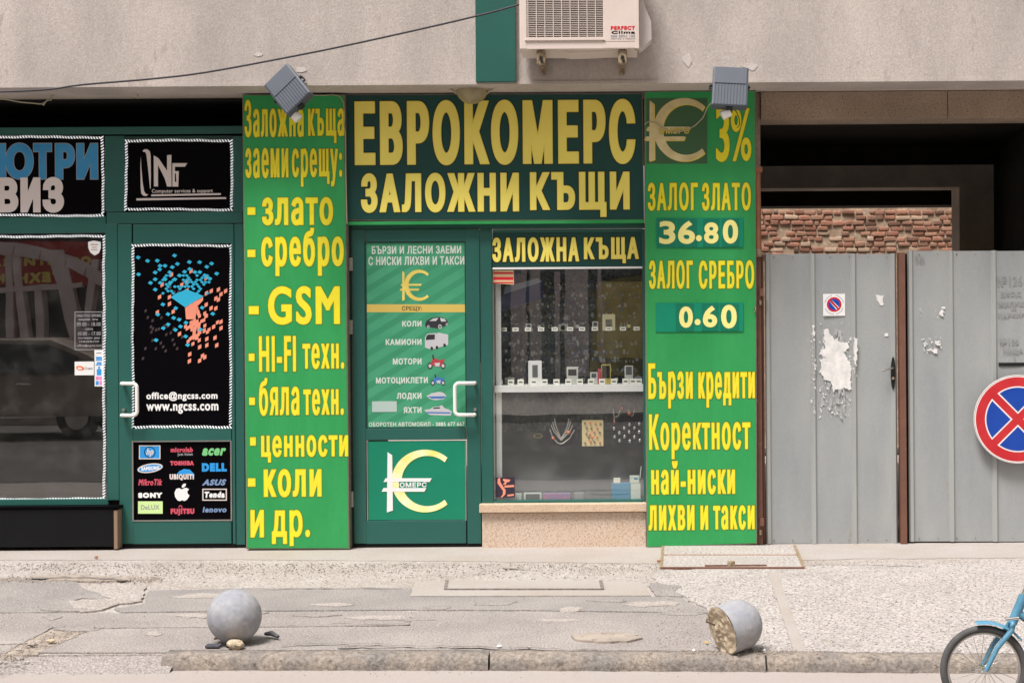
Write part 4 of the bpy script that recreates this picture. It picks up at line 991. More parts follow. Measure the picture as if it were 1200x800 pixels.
price_tags([585.5, 598.5, 610, 625.5, 638, 652, 666, 679.5, 692.5, 705.5, 719.5, 733, 741.5, 748.5], 443, 449.6, zs + .001, .115, 'white shelf')
price_tags([590, 604, 618.5, 634, 650, 668, 682, 697, 713.5, 730, 746], 383, 387.4, zg + .001, .125, 'glass shelf')
phone_w = mat('phone_silver', srgb(205, 205, 200), .4); screen = mat('phone_screen', srgb(30, 34, 38), .2); frame_g = mat('gold_frame', srgb(190, 170, 90), .4)
def phone(label, u0, v0, u1, v1, z, yy, m, ms, scr, cat='phone'):
    c = R(u0, v0, u1, v1, yy); h_ = c[3] - c[2]; t = thing('mobile_phone' if cat == 'phone' else 'picture_frame', label, cat, ((c[0] + c[1]) / 2, yy, z))
    MB().box(c[0], c[1], yy, yy + .018, z, z + h_, .004).build('body', m, t)
    w_ = c[1] - c[0]; MB().box(c[0] + w_ * scr[0], c[1] - w_ * scr[0], yy - .001, yy + .001, z + h_ * scr[1], z + h_ * scr[2]).build('screen', ms, t)
    return t
phone('tall white framed box standing on the white shelf near the left end', 619, 423, 635, 451, zs + .001, .17, white, grey_in, (.3, .3, .82))
phone('white mobile phone with a square dark screen in the middle of the white shelf', 664, 430.5, 677.5, 451, zs + .001, .17, phone_w, screen, (.14, .5, .86))
phone('pale flip phone standing beside a pink strip on the white shelf', 691.5, 437, 700.5, 451, zs + .001, .17, phone_w, grey_in, (.2, .55, .9))
phone('dark phone with a thin gold outline on the white shelf', 704.5, 428, 716, 451, zs + .001, .18, frame_g, screen, (.12, .3, .94))
phone('pale handset with a grey screen near the right end of the white shelf', 732, 429.5, 742, 451, zs + .001, .17, phone_w, grey_in, (.15, .5, .95))
phone('small cream picture frame with red and green edge on the glass shelf', 706, 368.5, 721, 387.8, zg + .001, .15, mat('frame_cream', srgb(205, 200, 165), .5), dk_in, (.24, .2, .68), 'frame')
phone('silver phone near the left end of the glass shelf', 616, 379, 623, 387.8, zg + .001, .17, phone_w, grey_in, (.2, .4, .85))
phone('pale phone on the glass shelf left of the cream frame', 694, 377, 701, 387.8, zg + .001, .17, phone_w, grey_in, (.2, .5, .9))
mb = MB(); c = R(700.8, 432, 704, 451, .17); mb.box(c[0], c[1], .17, .18, zs + .001, c[3]); tag(mb.build('pink_strip', redp), 'narrow pink packet standing between two phones on the white shelf', 'packet')
# cameras and watches standing in a second row
def camera_item(label, u, v0, z, yy, wpx, m):
    c = R(u - wpx / 2, v0, u + wpx / 2, v0 + 8, yy); h_ = c[3] - c[2]; t = thing('camera', label, 'camera', ((c[0] + c[1]) / 2, yy, z)); cx = (c[0] + c[1]) / 2
    MB().box(c[0], c[1], yy, yy + .03, z, z + h_, .004).build('body', m, t)
    MB().tube([(cx, yy + .002, z + h_ * .45), (cx, yy - .018, z + h_ * .45)], h_ * .36, 16).build('lens', screen, t)
    MB().box(cx - .008, cx + .008, yy + .004, yy + .026, z + h_ - .002, z + h_ + .006, .001).build('viewfinder', m, t)
def watch_item(label, u, v, z, yy, m):
    c = W(u, v, yy); t = thing('wrist_watch', label, 'watch', (c.x, yy, z)); r_ = .013
    MB().tube([(c.x, yy, z + .03), (c.x, yy - .006, z + .03)], r_, 16).build('case', silver_w, t)
    MB().tube([(c.x, yy - .0061, z + .03), (c.x, yy - .0068, z + .03)], r_ * .78, 16).build('dial', m, t)
    for a, b in ((.041, .058), (.002, .019)): MB().box(c.x - .006, c.x + .006, yy, yy + .003, z + a, z + b).build('strap', screen, t)
silver_w = mat('watch_steel', (.6, .58, .55), .35, metal=.7)
camera_item('silver compact camera behind the tags at the left end of the white shelf', 597, 437, zs + .001, .24, 11, phone_w)
camera_item('black camera between the tall white frame and the white phone', 649, 436, zs + .001, .24, 12, screen)
camera_item('grey compact camera at the right end of the white shelf', 748, 438, zs + .001, .26, 9, greyp)
camera_item('black camera at the left end of the glass shelf', 597, 377, zg + .001, .26, 11, screen)
camera_item('silver camera in the middle of the glass shelf', 660, 377, zg + .001, .26, 11, phone_w)
for k, (u, z, m_, lb) in enumerate([(611, zs, offw, 'white dialled watch left of the tall white frame on the white shelf'), (683, zs, dk_in, 'dark dialled watch right of the white phone on the white shelf'), (722, zs, offw, 'white dialled watch between the gold edged phone and the pale handset'),
        (632, zg, offw, 'white dialled watch on the left half of the glass shelf'), (645, zg, dk_in, 'dark dialled watch left of the silver camera on the glass shelf'), (677, zg, offw, 'white dialled watch right of the silver camera on the glass shelf'), (737, zg, cream, 'cream dialled watch near the right end of the glass shelf')]):
    watch_item(lb, u, 400, z + .001, .22, m_)
# small watches and trinkets hung against the back
r = random.Random(3); mb = MB()
for _ in range(760):
    u, v = r.uniform(592, 750), r.choice([335, 347, 358, 370, 380, 402, 412, 422, 433]) + r.gauss(0, 1.6)
    if 386 < v < 392: continue
    mb.m = r.choice([0, 0, 1, 2, 3]); s_ = r.uniform(.6, 2.6); c = W(u, v, .42)
    c.y = .42 - r.uniform(0, .1)
    mb.sph(c, (s_ * .0045, .003, s_ * .005 * r.uniform(.6, 1.8)), 8, 5)
for _ in range(60):
    u, v = r.uniform(592, 748), r.uniform(325, 436); mb.m = r.choice([0, 1, 2]); c = W(u, v, .43)
    mb.box(c.x - .024 * r.uniform(.2, 1), c.x + .02 * r.uniform(.3, 1), .41, .43, c.z - .02 * r.random(), c.z + .016)
tag(mb.build('trinkets', [mat('dull_silver', srgb(165, 168, 166), .5), mat('dull_grey', srgb(98, 104, 108), .5), mat('dull_blue', srgb(70, 95, 125), .5), mat('dull_brown', srgb(110, 100, 70), .5)]), 'small watches and trinkets hanging densely in the upper display', 'trinkets', kind='stuff')
pst = thing('banner', 'blue and white printed banner reflection built as sheets in the upper left of the display', 'banner', (X(605), .3, Z(365, 605)))
MB().prism(poly_px([(590, 345), (636, 330), (636, 350), (583, 364)], .3), .3, .31).build('banner_reflection', [mat('navy_print', srgb(40, 60, 105), .6)], pst)  # banner reflected in the glass, built as sheets inside the case
MB().prism(poly_px([(592, 336), (630, 326), (636, 330), (590, 345)], .298), .298, .31).build('reflection_band', [mat('pale_blue', srgb(140, 152, 170), .6)], pst)
MB().prism(poly_px([(700, 330), (752, 322), (752, 440), (690, 440)], .44), .44, .45).build('side_cloth', mat('khaki_cloth', srgb(120, 112, 74), .9, var=.2, vs_=6), thing('cloth', 'khaki backing cloth hanging at the right of the display', 'cloth', (X(725), .58, Z(440))))
st = thing('corner_sticker', 'red and cream striped sticker in the upper left corner of the display window', 'sticker', (X(589), .028, Z(333, 589)))
mb = MB(); mb.prism(poly_px([(577.6, 317), (602, 316.5), (602.3, 333.5), (577.6, 332)], .029), .027, .029)
for k, (a, b) in enumerate(((319, 321), (324.5, 328), (330.5, 332))): mb.m = 1; flat(mb, rect_pts(578.2, a, 601.5, b), .027, 1, .6)
mb.build('print', [mat('sticker_cream', srgb(225, 190, 150), .5), red], st)
st = thing('corner_sticker', 'black sticker with a coral letter S in the lower left corner of the display window', 'sticker', (X(592), .028, Z(583, 592)))
rbox('backing', mat('sticker_plum', srgb(48, 40, 58), .5), st, 580.7, 559, 603.2, 582.5, .027, .002)
mb = MB(); qq = lambda L_: [(575 + a / 14.1, 550 + b / 14.1) for a, b in L_]
for k, p in enumerate([[(120, 145), (155, 130), (160, 200), (200, 270), (245, 330), (245, 400), (200, 450), (160, 455), (200, 410), (205, 350), (160, 290), (110, 220)], [(205, 150), (330, 165), (300, 205), (270, 205), (250, 245), (200, 250), (235, 205), (205, 180)], [(230, 262), (385, 250), (390, 285), (225, 295)], [(275, 412), (380, 400), (385, 430), (275, 440)]]): flat(mb, qq(p), .027, 0, .6 + .1 * k)
mb.build('print', salmon, st)
# jewellery
silver = mat('silver', (.75, .72, .68), .3, metal=.8); coral = mat('coral_bead', srgb(235, 130, 90), .5); velvet = mat('black_velvet', srgb(24, 28, 38), .9)
def neck(label, chains, beads, pad, yj):
    c0 = chains[0][0]; t = thing('necklace', label, 'necklace', W(*c0, yj))
    if pad: MB().prism(poly_px(pad, yj + .012), yj + .012, yj + .022).build('velvet_bust', velvet, t)
    mb = MB()
    for ch in chains: mb.tube([W(u, v, yj) for u, v in ch], .0042, 5)
    mb.build('chain', silver, t)
    for (u, v, r_) in beads: MB().sph(W(u, v, yj - .004), r_ * PX(yj), 10, 8).build('bead', coral, t)
qz = lambda a, b: (625 + a / 7.27, 480 + b / 7.27)
neck('silver necklace of many strands on a dark bust left of the earring card', [[qz(*p) for p in c] for c in ([(180, 75), (190, 130), (215, 195), (235, 245)], [(165, 100), (180, 160), (235, 250)], [(152, 130), (175, 185), (235, 258)], [(140, 165), (165, 235), (205, 280), (235, 290)], [(305, 75), (290, 140), (265, 200), (235, 245)], [(318, 100), (300, 160), (235, 252)], [(335, 130), (310, 185), (235, 260)], [(350, 170), (310, 240), (260, 280), (235, 290)])], [(*qz(168, 240), 1.8), (*qz(300, 193), 2.2)], [(640, 498), (676, 498), (680, 520), (658, 523), (638, 518)], .14)
neck('thin silver chain with a pendant at the upper right of the jewellery', [[qz(680, -5), qz(685, 40), qz(690, 60), qz(689, 100)], [qz(738, 0), qz(725, 50), qz(700, 62)]], [(*qz(689, 102), 1.2), (*qz(752, 25 - 40), 1.4)], None, .14)
neck('thin silver chain with a coral bead above the black earring pad', [[qz(810, 0), qz(820, 25)], [qz(862, 0), qz(850, 45), qz(835, 55)]], [(*qz(819, 30), 2.1)], None, .14)
ec = thing('earring_card', 'cream card full of coral and gold earrings in the lower display window', 'earring card', (X(694), .14, Z(522, 694)))
rbox('card', mat('cream_card', srgb(226, 208, 160), .7), ec, 682, 492, 707, 522.5, .14, .006)
mb = MB()
for a, b in [(440, 115), (485, 113), (530, 117), (572, 120), (455, 155), (495, 157), (545, 158), (453, 203), (482, 207), (520, 190), (565, 193), (472, 235), (502, 235), (543, 233), (440, 282), (487, 270), (520, 272), (568, 278)]: mb.m = rnd.choice([0, 0, 1]); mb.sph(W(*qz(a, b), .135), .0075, 8, 6)
mb.build('earrings', [coral, rust], ec)
ep = thing('earring_pad', 'black pad with rows of pale earrings at the right of the lower display', 'earring pad', (X(735), .15, Z(522, 735)))
MB().prism(poly_px([(728, 487), (752.5, 485), (752.5, 522), (716, 520), (718, 500)], .152), .152, .16).build('pad', velvet, ep)
for a, b in [(820, 125), (775, 157), (862, 155), (903, 120), (687, 158), (733, 197), (817, 190), (903, 190), (693, 230), (777, 228), (862, 232), (735, 265), (822, 268), (908, 263)]:
    MB().sph(W(*qz(a, b), .146), (.0095, .006, .013), 8, 6).build('earring', silver, ep)
# things on the window floor
def carton(name, label, u0, v0, u1, v1, yy, d, m, extra=None, cat='box'):
    c = R(u0, v0, u1, v1, yy); t = thing(name, label, cat, ((c[0] + c[1]) / 2, yy, c[2])); MB().box(c[0], c[1], yy, yy + d, c[2], c[3], .002).build('box_body', m, t)
    if extra: extra(t, yy)
    return t
carton('box', 'blue cardboard box at the lower right of the display window', 717, 566, 739, 585.6, .08, .07, mat('box_blue', srgb(70, 140, 175), .5, var=.06), lambda t, yy: rbox('side_face', offw, t, 739.2, 566, 750.5, 585, yy + .002, .05))
carton('box', 'small white packet with a blue mark on top of the blue box', 738, 557.5, 749, 565.6, .085, .05, offw, lambda t, yy: rbox('mark', blue, t, 743, 559.5, 747, 561.5, yy - .001, .001))
carton('box', 'tiny white price card on the left of the blue box', 719, 559.5, 727, 565.8, .082, .01, tag_m)
carton('picture_frame', 'low grey framed card lying on the display window floor beside the coral sticker', 614, 577, 634.5, 585.6, .08, .02, offw, lambda t, yy: rbox('inner', grey_in, t, 616, 578.5, 632.5, 585, yy - .002, .002), 'frame')
carton('magazine', 'row of colourful printed magazines flat on the display window floor', 636, 578, 668, 585.6, .08, .05, mat('magazine_print', srgb(120, 130, 170), .5, c2=srgb(190, 120, 150), vs_=35), None, 'magazine')
carton('box', 'grey cassette case on the display window floor right of the magazines', 673, 577, 684, 585.6, .08, .03, greyp)
carton('box', 'small white chess like box next to the coral sticker on the window floor', 604, 578, 611, 585.6, .08, .02, offw)
mb = MB().tube([W(754.5 - 3, 546, .1), W(750, 560, .1), W(748, 566, .1)], .004, 6); tag(mb.build('white_strap', offw), 'white strap hanging at the right edge of the display window', 'strap')
tr = MB(); tr.torus(W(630.5, 510.5, .16), .028, .0022, (0, 1, 0), 24, 5); tr.v = [Vector((v.x, v.y, W(630, 510.5, .16).z + (v.z - W(630, 510.5, .16).z) * .45)) for v in tr.v]
tag(tr.build('bracelet', frame_g), 'oval gold bracelet on the dark cloth in the lower left display', 'bracelet')

# ---------------------------------------------------------------- lights, cables, air conditioner
def floodlight(label, cs, yc, tilt, junction, brack):
    """cs: photo corners top-left, top-right, bottom-right, bottom-left of the housing's back"""
    P = [W(u, v, yc) for u, v in cs]; c = sum(P, Vector()) / 4
    e1 = ((P[1] - P[0]) + (P[2] - P[3])) / 2; e2 = ((P[3] - P[0]) + (P[2] - P[1])) / 2; w_, h_ = e1.length, e2.length / math.cos(tilt)
    e1.normalize(); e2.normalize(); n = e1.cross(e2).normalized()
    if n.y > 0: n = -n
    e2t = (e2 * math.cos(tilt) + n * math.sin(tilt)).normalized(); nt_ = e1.cross(e2t).normalized()
    if nt_.y > 0: nt_ = -nt_
    t = thing('floodlight', label, 'floodlight', c, 'floodlights over the signs')
    M = Matrix((e1, e2t, nt_)).transposed().to_4x4(); M.translation = c
    mb = MB().box(-w_ / 2, w_ / 2, -h_ / 2, h_ / 2, -.07, -.003, .008); mb.box(-w_ / 2 + .01, w_ / 2 - .01, -h_ / 2 + .006, -h_ * .06, -.003, .003, .003); mb.xf(M).build('housing', fl_m, t)
    for k in range(11):
        x = -w_ / 2 + .014 + k * (w_ - .028) / 10
        MB().box(x - .0035, x + .0035, -h_ * .05, h_ / 2 - .006, -.004, .002, .001).xf(M).build('fin', fl_m, t)
    MB().box(-w_ / 2 + .012, w_ / 2 - .012, -h_ / 2 + .012, h_ / 2 - .012, -.078, -.071).xf(M).build('lens', mat('lens_glass', (.5, .5, .5), .1, spec=.8), t)
    for sx in (-1, 1): MB().tube([(sx * w_ / 2, -h_ * .06, -.04), (sx * (w_ / 2 + .014), -h_ * .06, -.04)], .012, 10).xf(M).build('bolt', fl_k, t)
    MB().box(-.02, .02, h_ / 2 - .002, h_ / 2 + .012, -.06, -.02).xf(M).build('gland', fl_k, t)
    a, b = M @ Vector((-w_ / 2 - .012, -h_ * .06, -.04)), M @ Vector((w_ / 2 + .012, -h_ * .06, -.04))
    yb_ = -.385
    MB().tube([a, Vector((a.x, yb_ - .01, a.z)), Vector((b.x, yb_ - .01, b.z)), b], .008, 6).build('bracket', fl_m, t)
    ju, jv, ang, L_ = junction
    j = W(ju, jv, yc + .02); d = Vector((math.cos(ang), 0, -math.sin(ang)))
    MB().tube([j - d * L_ / 2, j + d * L_ / 2], .030, 12).build('junction_cap', handle_m, t)
    return t
floodlight('grey floodlight turned diagonally over the left green sign', [(307, 97.5), (333.8, 73), (365.6, 108), (337, 137)], -.56, .35, (347.5, 137.5, .75, .042), None)
floodlight('grey floodlight hanging straight over the 3% on the right green sign', [(837.4, 75.7), (878, 77.5), (875.5, 125.5), (833, 123.5)], -.56, .35, (850.5, 133.5, -.45, .06), None)
mb = MB().tube([W(u, v, yy) for u, v, yy in ((834, 120, -.5), (829, 126, -.4), (824, 138, -.2), (815, 147, -.11), (804, 153, -.095), (788, 155.5, -.095), (776, 150, -.095), (768, 143.5, -.095), (760, 142.5, -.095), (755, 146, -.095))], .0035, 6)
tag(mb.build('cable', cable_g), 'pale cable looping from the right floodlight across the round emblem', 'cable')
mb = MB().tube([W(u, v, -.5) for u, v in ((858, 127), (863, 131), (866, 138), (867, 146), (864, 150))], .003, 6); tag(mb.build('cable', cable_k), 'short black wire end dangling under the right floodlight', 'cable')
pts = [(-40, 109), (0, 107.8), (57, 105), (96, 99.5), (178, 92.6), (241, 85), (340, 66.8), (420, 50.5), (540, 23.5), (600, 8), (640, -5), (760, -45)]
yy = -.72
def smooth(P, n=4):
    out = []
    for i in range(len(P) - 1):
        p0, p1, p2, p3 = P[max(0, i - 1)], P[i], P[i + 1], P[min(len(P) - 1, i + 2)]
        for k in range(n):
            t = k / n; out.append(.5 * ((2 * p1) + (p2 - p0) * t + (2 * p0 - 5 * p1 + 4 * p2 - p3) * t * t + (3 * p1 - p0 - 3 * p2 + p3) * t ** 3))
    return out + [P[-1]]
mb = MB().tube(smooth([W(u, v, yy) for u, v in pts]), .0062, 7); tag(mb.build('overhead_cable', cable_k), 'dark cable sagging across the upper wall from the left edge to the air conditioner', 'cable')
mb = MB().tube(smooth([W(u, v, -.1) for u, v in ((-30, 117), (0, 116), (22, 119.5), (38, 121), (50, 121.5), (58, 115), (64, 109.5))]), .0042, 6).tube(smooth([W(u, v, -.1) for u, v in ((51, 123.5), (55, 118), (60, 117), (63, 110.5))]), .0035, 6).sph(W(51, 122.5, -.1), .008, 8, 6)
tag(mb.build('cable', cable_g), 'pale loose cable drooping under the soffit at the upper left', 'cable')
mb = MB().tube([W(160, 109.5, -.1), W(162, 113, -.1), W(160.5, 116, -.1)], .006, 6); tag(mb.build('hook', cable_g), 'tiny hook under the soffit above the black transom sign', 'hook')
# soffit lamp
lamp = thing('soffit_lamp', 'shallow dusty glass bowl lamp under the soffit above the main sign', 'lamp', (W(553, 110, -.2).x, -.2, zb - .1))
c = Vector((W(553, 110, -.2).x, -.2, zb)); s2_ = PX(-.2)
bowl = MB(); prof = [(0, -.090), (.03, -.088), (.06, -.076), (.085, -.052), (.103, -.022), (.107, -.004)]
n = 28
vs = [(c.x + r_ * math.cos(2 * math.pi * i / n), c.y + r_ * math.sin(2 * math.pi * i / n), c.z + z_ - .006) for r_, z_ in prof for i in range(n)]
bowl.add(vs, [[k * n + i, k * n + (i + 1) % n, (k + 1) * n + (i + 1) % n, (k + 1) * n + i] for k in range(len(prof) - 1) for i in range(n)], True)
bowl.build('bowl', mat('dusty_glass_bowl', srgb(150, 138, 105), .4, var=.15, vs_=12, spec=.5), lamp)
MB().tube([(c.x, c.y, c.z - .008), (c.x, c.y, c.z)], .118, 28).build('rim', soffit_m, lamp)
for sx in (-1, 1): MB().tube([(c.x + sx * .095, c.y - .02, c.z - .035), (c.x + sx * .128, c.y - .02, c.z - .012), (c.x + sx * .14, c.y - .02, c.z - .002)], .006, 6).build('clip', cable_g, lamp)

# air conditioner
ya = -.74
ac = thing('air_conditioner', 'cream outdoor air conditioner unit on rusty brackets at the top edge', 'air conditioner', (W(680, 57, ya).x, ya, W(680, 57, ya).z))
ax0, ax1, az0, az1 = R(608.5, -62, 747, 57.5, ya)
gx0, gx1, gz0, gz1 = R(617, -50, 706.5, 44.5, ya)
mb = MB(); dd = .32
mb.box(ax0, gx0, ya, ya + dd, az0, az1, .006); mb.box(gx1, ax1, ya, ya + dd, az0, az1, .006); mb.box(gx0 - .003, gx1 + .003, ya + .001, ya + dd, az0, gz0, .003); mb.box(gx0 - .003, gx1 + .003, ya + .001, ya + dd, gz1, az1, .003)
mb.box(gx0, gx1, ya + dd - .02, ya + dd - .002, gz0, gz1)
mb.build('casing', ac_m, ac)
MB().box(gx0, gx1, ya + .1, ya + .12, gz0, gz1).build('coil', ac_d, ac)
mb = MB(); cx, cz, rr = (gx0 + gx1) / 2, (gz0 + gz1) / 2, .23
for k in range(3):
    a = k * 2.094; mb.add([(cx, ya + .08, cz), (cx + rr * math.cos(a), ya + .06, cz + rr * math.sin(a)), (cx + rr * math.cos(a + .9), ya + .09, cz + rr * math.sin(a + .9)), (cx + rr * .3 * math.cos(a + 1), ya + .085, cz + rr * .3 * math.sin(a + 1))], [(0, 1, 2, 3)])
mb.tube([(cx, ya + .1, cz), (cx, ya + .05, cz)], .045, 16).build('fan', ac_d, ac)
mb = MB(); z = gz0 + .004; wr = .0017
while z < gz1: mb.box(gx0, gx1, ya + .004, ya + .004 + 2 * wr, z - wr, z + wr); z += 2.15 * PX(ya)
x = gx0 + .008
while x < gx1: mb.box(x - wr * 1.3, x + wr * 1.3, ya, ya + .0035, gz0, gz1); x += 9.9 * PX(ya)
mb.build('fan_guard', ac_m, ac)
mb = MB(); mb.prism([(gx0 - .012, gz0 - .016), (gx1 + .012, gz0 - .016), (gx1, gz0 + .002), (gx0, gz0 + .002)], ya - .008, ya + .001); mb.build('guard_lip', ac_m, ac)
rbox('seam', mat('seam_shadow', srgb(170, 150, 140), .6), ac, 706.5, 48.2, 745, 48.8, ya - .001, .002, 0)
MB().box(W(744, 0, ya).x, W(748.5, 0, ya).x, ya - .003, ya + .05, az0, az1, .001).build('corner_trim', ac_m, ac)
P = poly_px([(749, 57), (749, -60), (752, -60), (754, 0), (756, 8), (763, 25), (763.5, 46), (752, 56)], ya + .1)
MB().prism(P, ya + .1, ya + .26).build('valve_cover', mat('valve_cover', srgb(205, 195, 192), .5), ac)
MB().prism(poly_px([(640, 57.6), (735, 57.6), (700, 61), (668, 62)], ya + .05), ya + .05, ya + .28).build('drain_pan', ac_m, ac)
mb = MB()
for s_, rc, o_, mi in (('PERFECT', (715.7, 30.8, 744.3, 35.4), .55, 0), ('Clima', (716.5, 36.4, 744.3, 40), .45, 1), ('088 8804 188', (715.7, 41.2, 744.3, 43.9), .2, 2), ('монтаж и сервиз', (715.7, 44.8, 744.3, 46.8), .12, 2)):
    letter(mb, s_, rc, ya, o_, [(0, mi, 1)], .2)
mb.build('lettering', [red, out_k, greyp], ac)
for u in (634, 729.5):
    t0 = W(u, 60, ya + .02); x_ = t0.x; zt = az0 - .002
    b_ = MB(); b_.box(x_ - .018, x_ + .018, ya + .02, -.385, zt - .03, zt, .003); b_.box(x_ - .028, x_ + .028, ya + .015, ya + .05, zt - .09, zt - .002, .01); b_.box(x_ - .015, x_ + .015, -.41, -.38, zt - .10, zt)
    b_.build('bracket', rust, ac)
    MB().tube([(x_, ya + .016, zt - .05), (x_, ya + .004, zt - .05)], .012, 8).tube([(x_ + .006, ya + .016, zt - .075), (x_ + .006, ya + .008, zt - .075)], .008, 8).build('bolt', fl_k, ac)

# ---------------------------------------------------------------- gate
yg = .03
def gate(label, u0, u1, v0, v1, ribs, loc_u, extra_w=0):
    t = thing('metal_gate', label, 'gate', (X(loc_u, yg), yg, Z(v1, loc_u, yg)), 'grey sheet metal gate leaves')
    ed = [u0] + ribs + [u1]
    for k in range(len(ed) - 1):
        a, b = ed[k], ed[k + 1]
        if b - a > 9:
            aa = a + (3.4 if k else 0); bb = b - (3.4 if k < len(ed) - 2 else 0)
            x0, x1, z0, z1 = R(aa, v0, bb, v1, yg)
            nx, nz = 8, 14; r = random.Random(int(a)); mb = MB(); vs = []
            for j in range(nz + 1):
                for i in range(nx + 1):
                    s_ = i / nx; t_ = j / nz
                    vs.append((x0 + (x1 - x0) * s_, yg + (0 if i in (0, nx) else .0035 * math.sin(3.1 * s_ + 2.3 * t_ * 3 + k) + r.uniform(-.0007, .0007)), z0 + (z1 - z0) * t_))
            mb.add(vs, [(j * (nx + 1) + i, j * (nx + 1) + i + 1, (j + 1) * (nx + 1) + i + 1, (j + 1) * (nx + 1) + i) for j in range(nz) for i in range(nx)], True)
            mb.box(x0, x1, yg + .006, yg + .009, z0, z1)
            mb.build('panel', galv, t)
    for u in ribs:
        x0, x1, z0, z1 = R(u - 3.6, v0 - .4, u + 3.6, v1, yg); w_ = x1 - x0; d = .017
        P = [(x0, yg), (x0 + w_ * .22, yg - d), (x1 - w_ * .3, yg - d), (x1, yg)]
        vs = [(p[0], p[1], z0) for p in P] + [(p[0], p[1], z1) for p in P]
        MB().add(vs, [(0, 1, 5, 4), (1, 2, 6, 5), (2, 3, 7, 6), (7, 4, 5, 6), (0, 3, 2, 1)]).build('rib', galv2, t)
    bolts = MB()
    for u in range(int(u0) + 12, int(u1) - 4, 22):
        for v in (v0 + 4, v1 - 4): q = W(u, v, yg); bolts.tube([q, (q.x, yg - .004, q.z)], .0045, 6)
    o = bolts.build('rivets', rust, t); o['kind'] = 'stuff'
    return t
g1 = gate('narrow grey sheet metal wicket gate with a black lever handle and torn paper', 895.5, 1053, 297.5, 636.5, [900.5, 953.5, 1001, 1047.5], 974)
g2 = gate('wide grey sheet metal gate leaf with pencilled number 126 behind the round sign', 1065, 1500, 294, 634, [1067.8, 1115, 1165.5, 1216, 1266, 1316, 1366, 1416, 1466], 1180)
rbox('edge_strip', brownp, g1, 893.4, 297, 896, 637, yg - .01, .03, .002)
pg = thing('gate_post', 'brown painted post between the two grey gate leaves', 'post', (X(1057), .01, 0))
mb = MB(); mb.prism(poly_px([(1053.3, 296), (1060.5, 296), (1063.2, 637), (1056, 637)], -.015), -.015, .05); mb.build('post', brownp, pg)
rbox('gap_strip', dark, pg, 1061.5, 297, 1065, 636, .06, .03)
pl_ = thing('gate_post', 'brown painted hinge post between the right green sign and the wicket gate', 'post', (X(889), 0, 0))
rbox('post', brownp, pl_, 886.5, 300, 893, 638, -.035, .06, .003)
for v in (338, 607): rbox('hinge', brownp, pl_, 890, v, 895.2, v + 9, -.05, .03, .002); q = W(891, v + 14, -.045); MB().tube([q, q + Vector((0, 0, -.03))], .009, 8).build('hinge_pin', rust, pl_)
q = W(884.5, 363, -.09); MB().torus(q, .016, .0035, (1, .3, 0), 18, 6).build('ring', rust, pl_)
pp = thing('pipe', 'thin rusty orange brown pipe beside the right green sign above the gate post', 'pipe', (X(888), -.04, Z(300, 888)))
MB().tube([W(888.3, 301, -.045), W(887, 198, -.045)], .024, 14).build('tube', pole_m, pp)
MB().box(X(881), X(893), -.075, -.02, Z(203, 888), Z(197, 888), .004).build('cap', pole_m, pp); MB().tube([W(888.2, 301, -.045), W(888.1, 292, -.045)], .028, 14).build('collar', rust, pp)
# handle
hx = MB(); rr_ = poly_px(ell_pts(1046.5, 437, 2.8, 19, 0, 20), yg - .02); hx.prism(rr_, yg - .026, yg - .018).build('lock_plate', fl_k, g1)
a, b = W(1046.5, 431, yg - .05), W(1034, 434.5, yg - .065); MB().tube([W(1046.5, 431, yg - .024), a, b], .0065, 8).build('lever', metal, g1)
MB().tube([W(1046.5, 443, yg - .026), W(1046.5, 443, yg - .036)], .010, 10).build('lock_cylinder', rust, g1)
# letter slot
rbox('letter_slot', dark, g2, 1170.5, 424.5, 1290, 428.5, yg - .004, .006)
mb = MB()
for s_, rc in (('№126', (1169, 323.5, 1198, 335.5)), ('ВХОД', (1173, 342, 1197, 349)), ('ЖИЛИЩЕ', (1169.5, 353.5, 1206, 360.5)), ('НЕ', (1185, 358.5 + 2.6, 1191, 363.2 + .8)), ('ПАРКИРАЙ', (1169.5, 366, 1212, 372)), ('№126', (1171.5, 397, 1193.5, 403.5)), ('ПОЩА', (1175.5, 408.5, 1199, 414.8)), ('↓', (1187.6, 416.6, 1190, 420.8))):
    letter(mb, s_, rc, yg - .005, .32, [(.0, 0, .6)], .22)
letter(mb, 'ЗВ', (1072, 301, 1083, 308), yg - .005, .04, [(0, 0, .6)], .22)
mb.build('handwriting', pencil, g2)
# torn posters
def torn(label, polys_, y, seed, n_scr, box):
    r = random.Random(seed); mb = MB()
    for P in polys_:
        out = []
        for i in range(len(P)):
            a, b = P[i], P[(i + 1) % len(P)]; n = max(1, int(math.hypot(b[0] - a[0], b[1] - a[1]) / 2.2))
            for k in range(n): out.append((a[0] + (b[0] - a[0]) * k / n + r.uniform(-1.2, 1.2), a[1] + (b[1] - a[1]) * k / n + r.uniform(-1.1, 1.1)))
        mb.prism(poly_px(out, y), y - .0014, y - .0002)
    for _ in range(n_scr):
        u, v = r.uniform(box[0], box[2]), r.uniform(box[1], box[3]); w_, h_ = r.uniform(.2, 1.3), r.uniform(.2, 1.5)
        mb.prism(poly_px([(u - w_, v - h_), (u + w_ * r.random(), v - h_ * r.random()), (u + w_, v + h_), (u - w_ * r.random(), v + h_)], y), y - .001, y - .0002)
    if n_scr > 100:
        for _ in range(34):
            u = r.uniform(box[0], box[2] - 3); v = r.uniform(box[1], box[3] - 8); mb.m = 1
            mb.prism(poly_px([(u, v), (u + r.uniform(1, 5), v + r.uniform(0, 2)), (u + r.uniform(2, 5), v + r.uniform(5, 14)), (u + r.uniform(-1, 1), v + r.uniform(4, 12))], y), y - .0007 - .00001 * _, y - .0001)
    tag(mb.build('torn_paper', [paper, smear]), label, 'torn paper')
yt = yg - .005
gp_ = lambda L_: [(870 + a / 3.636, 290 + b / 3.636) for a, b in L_]
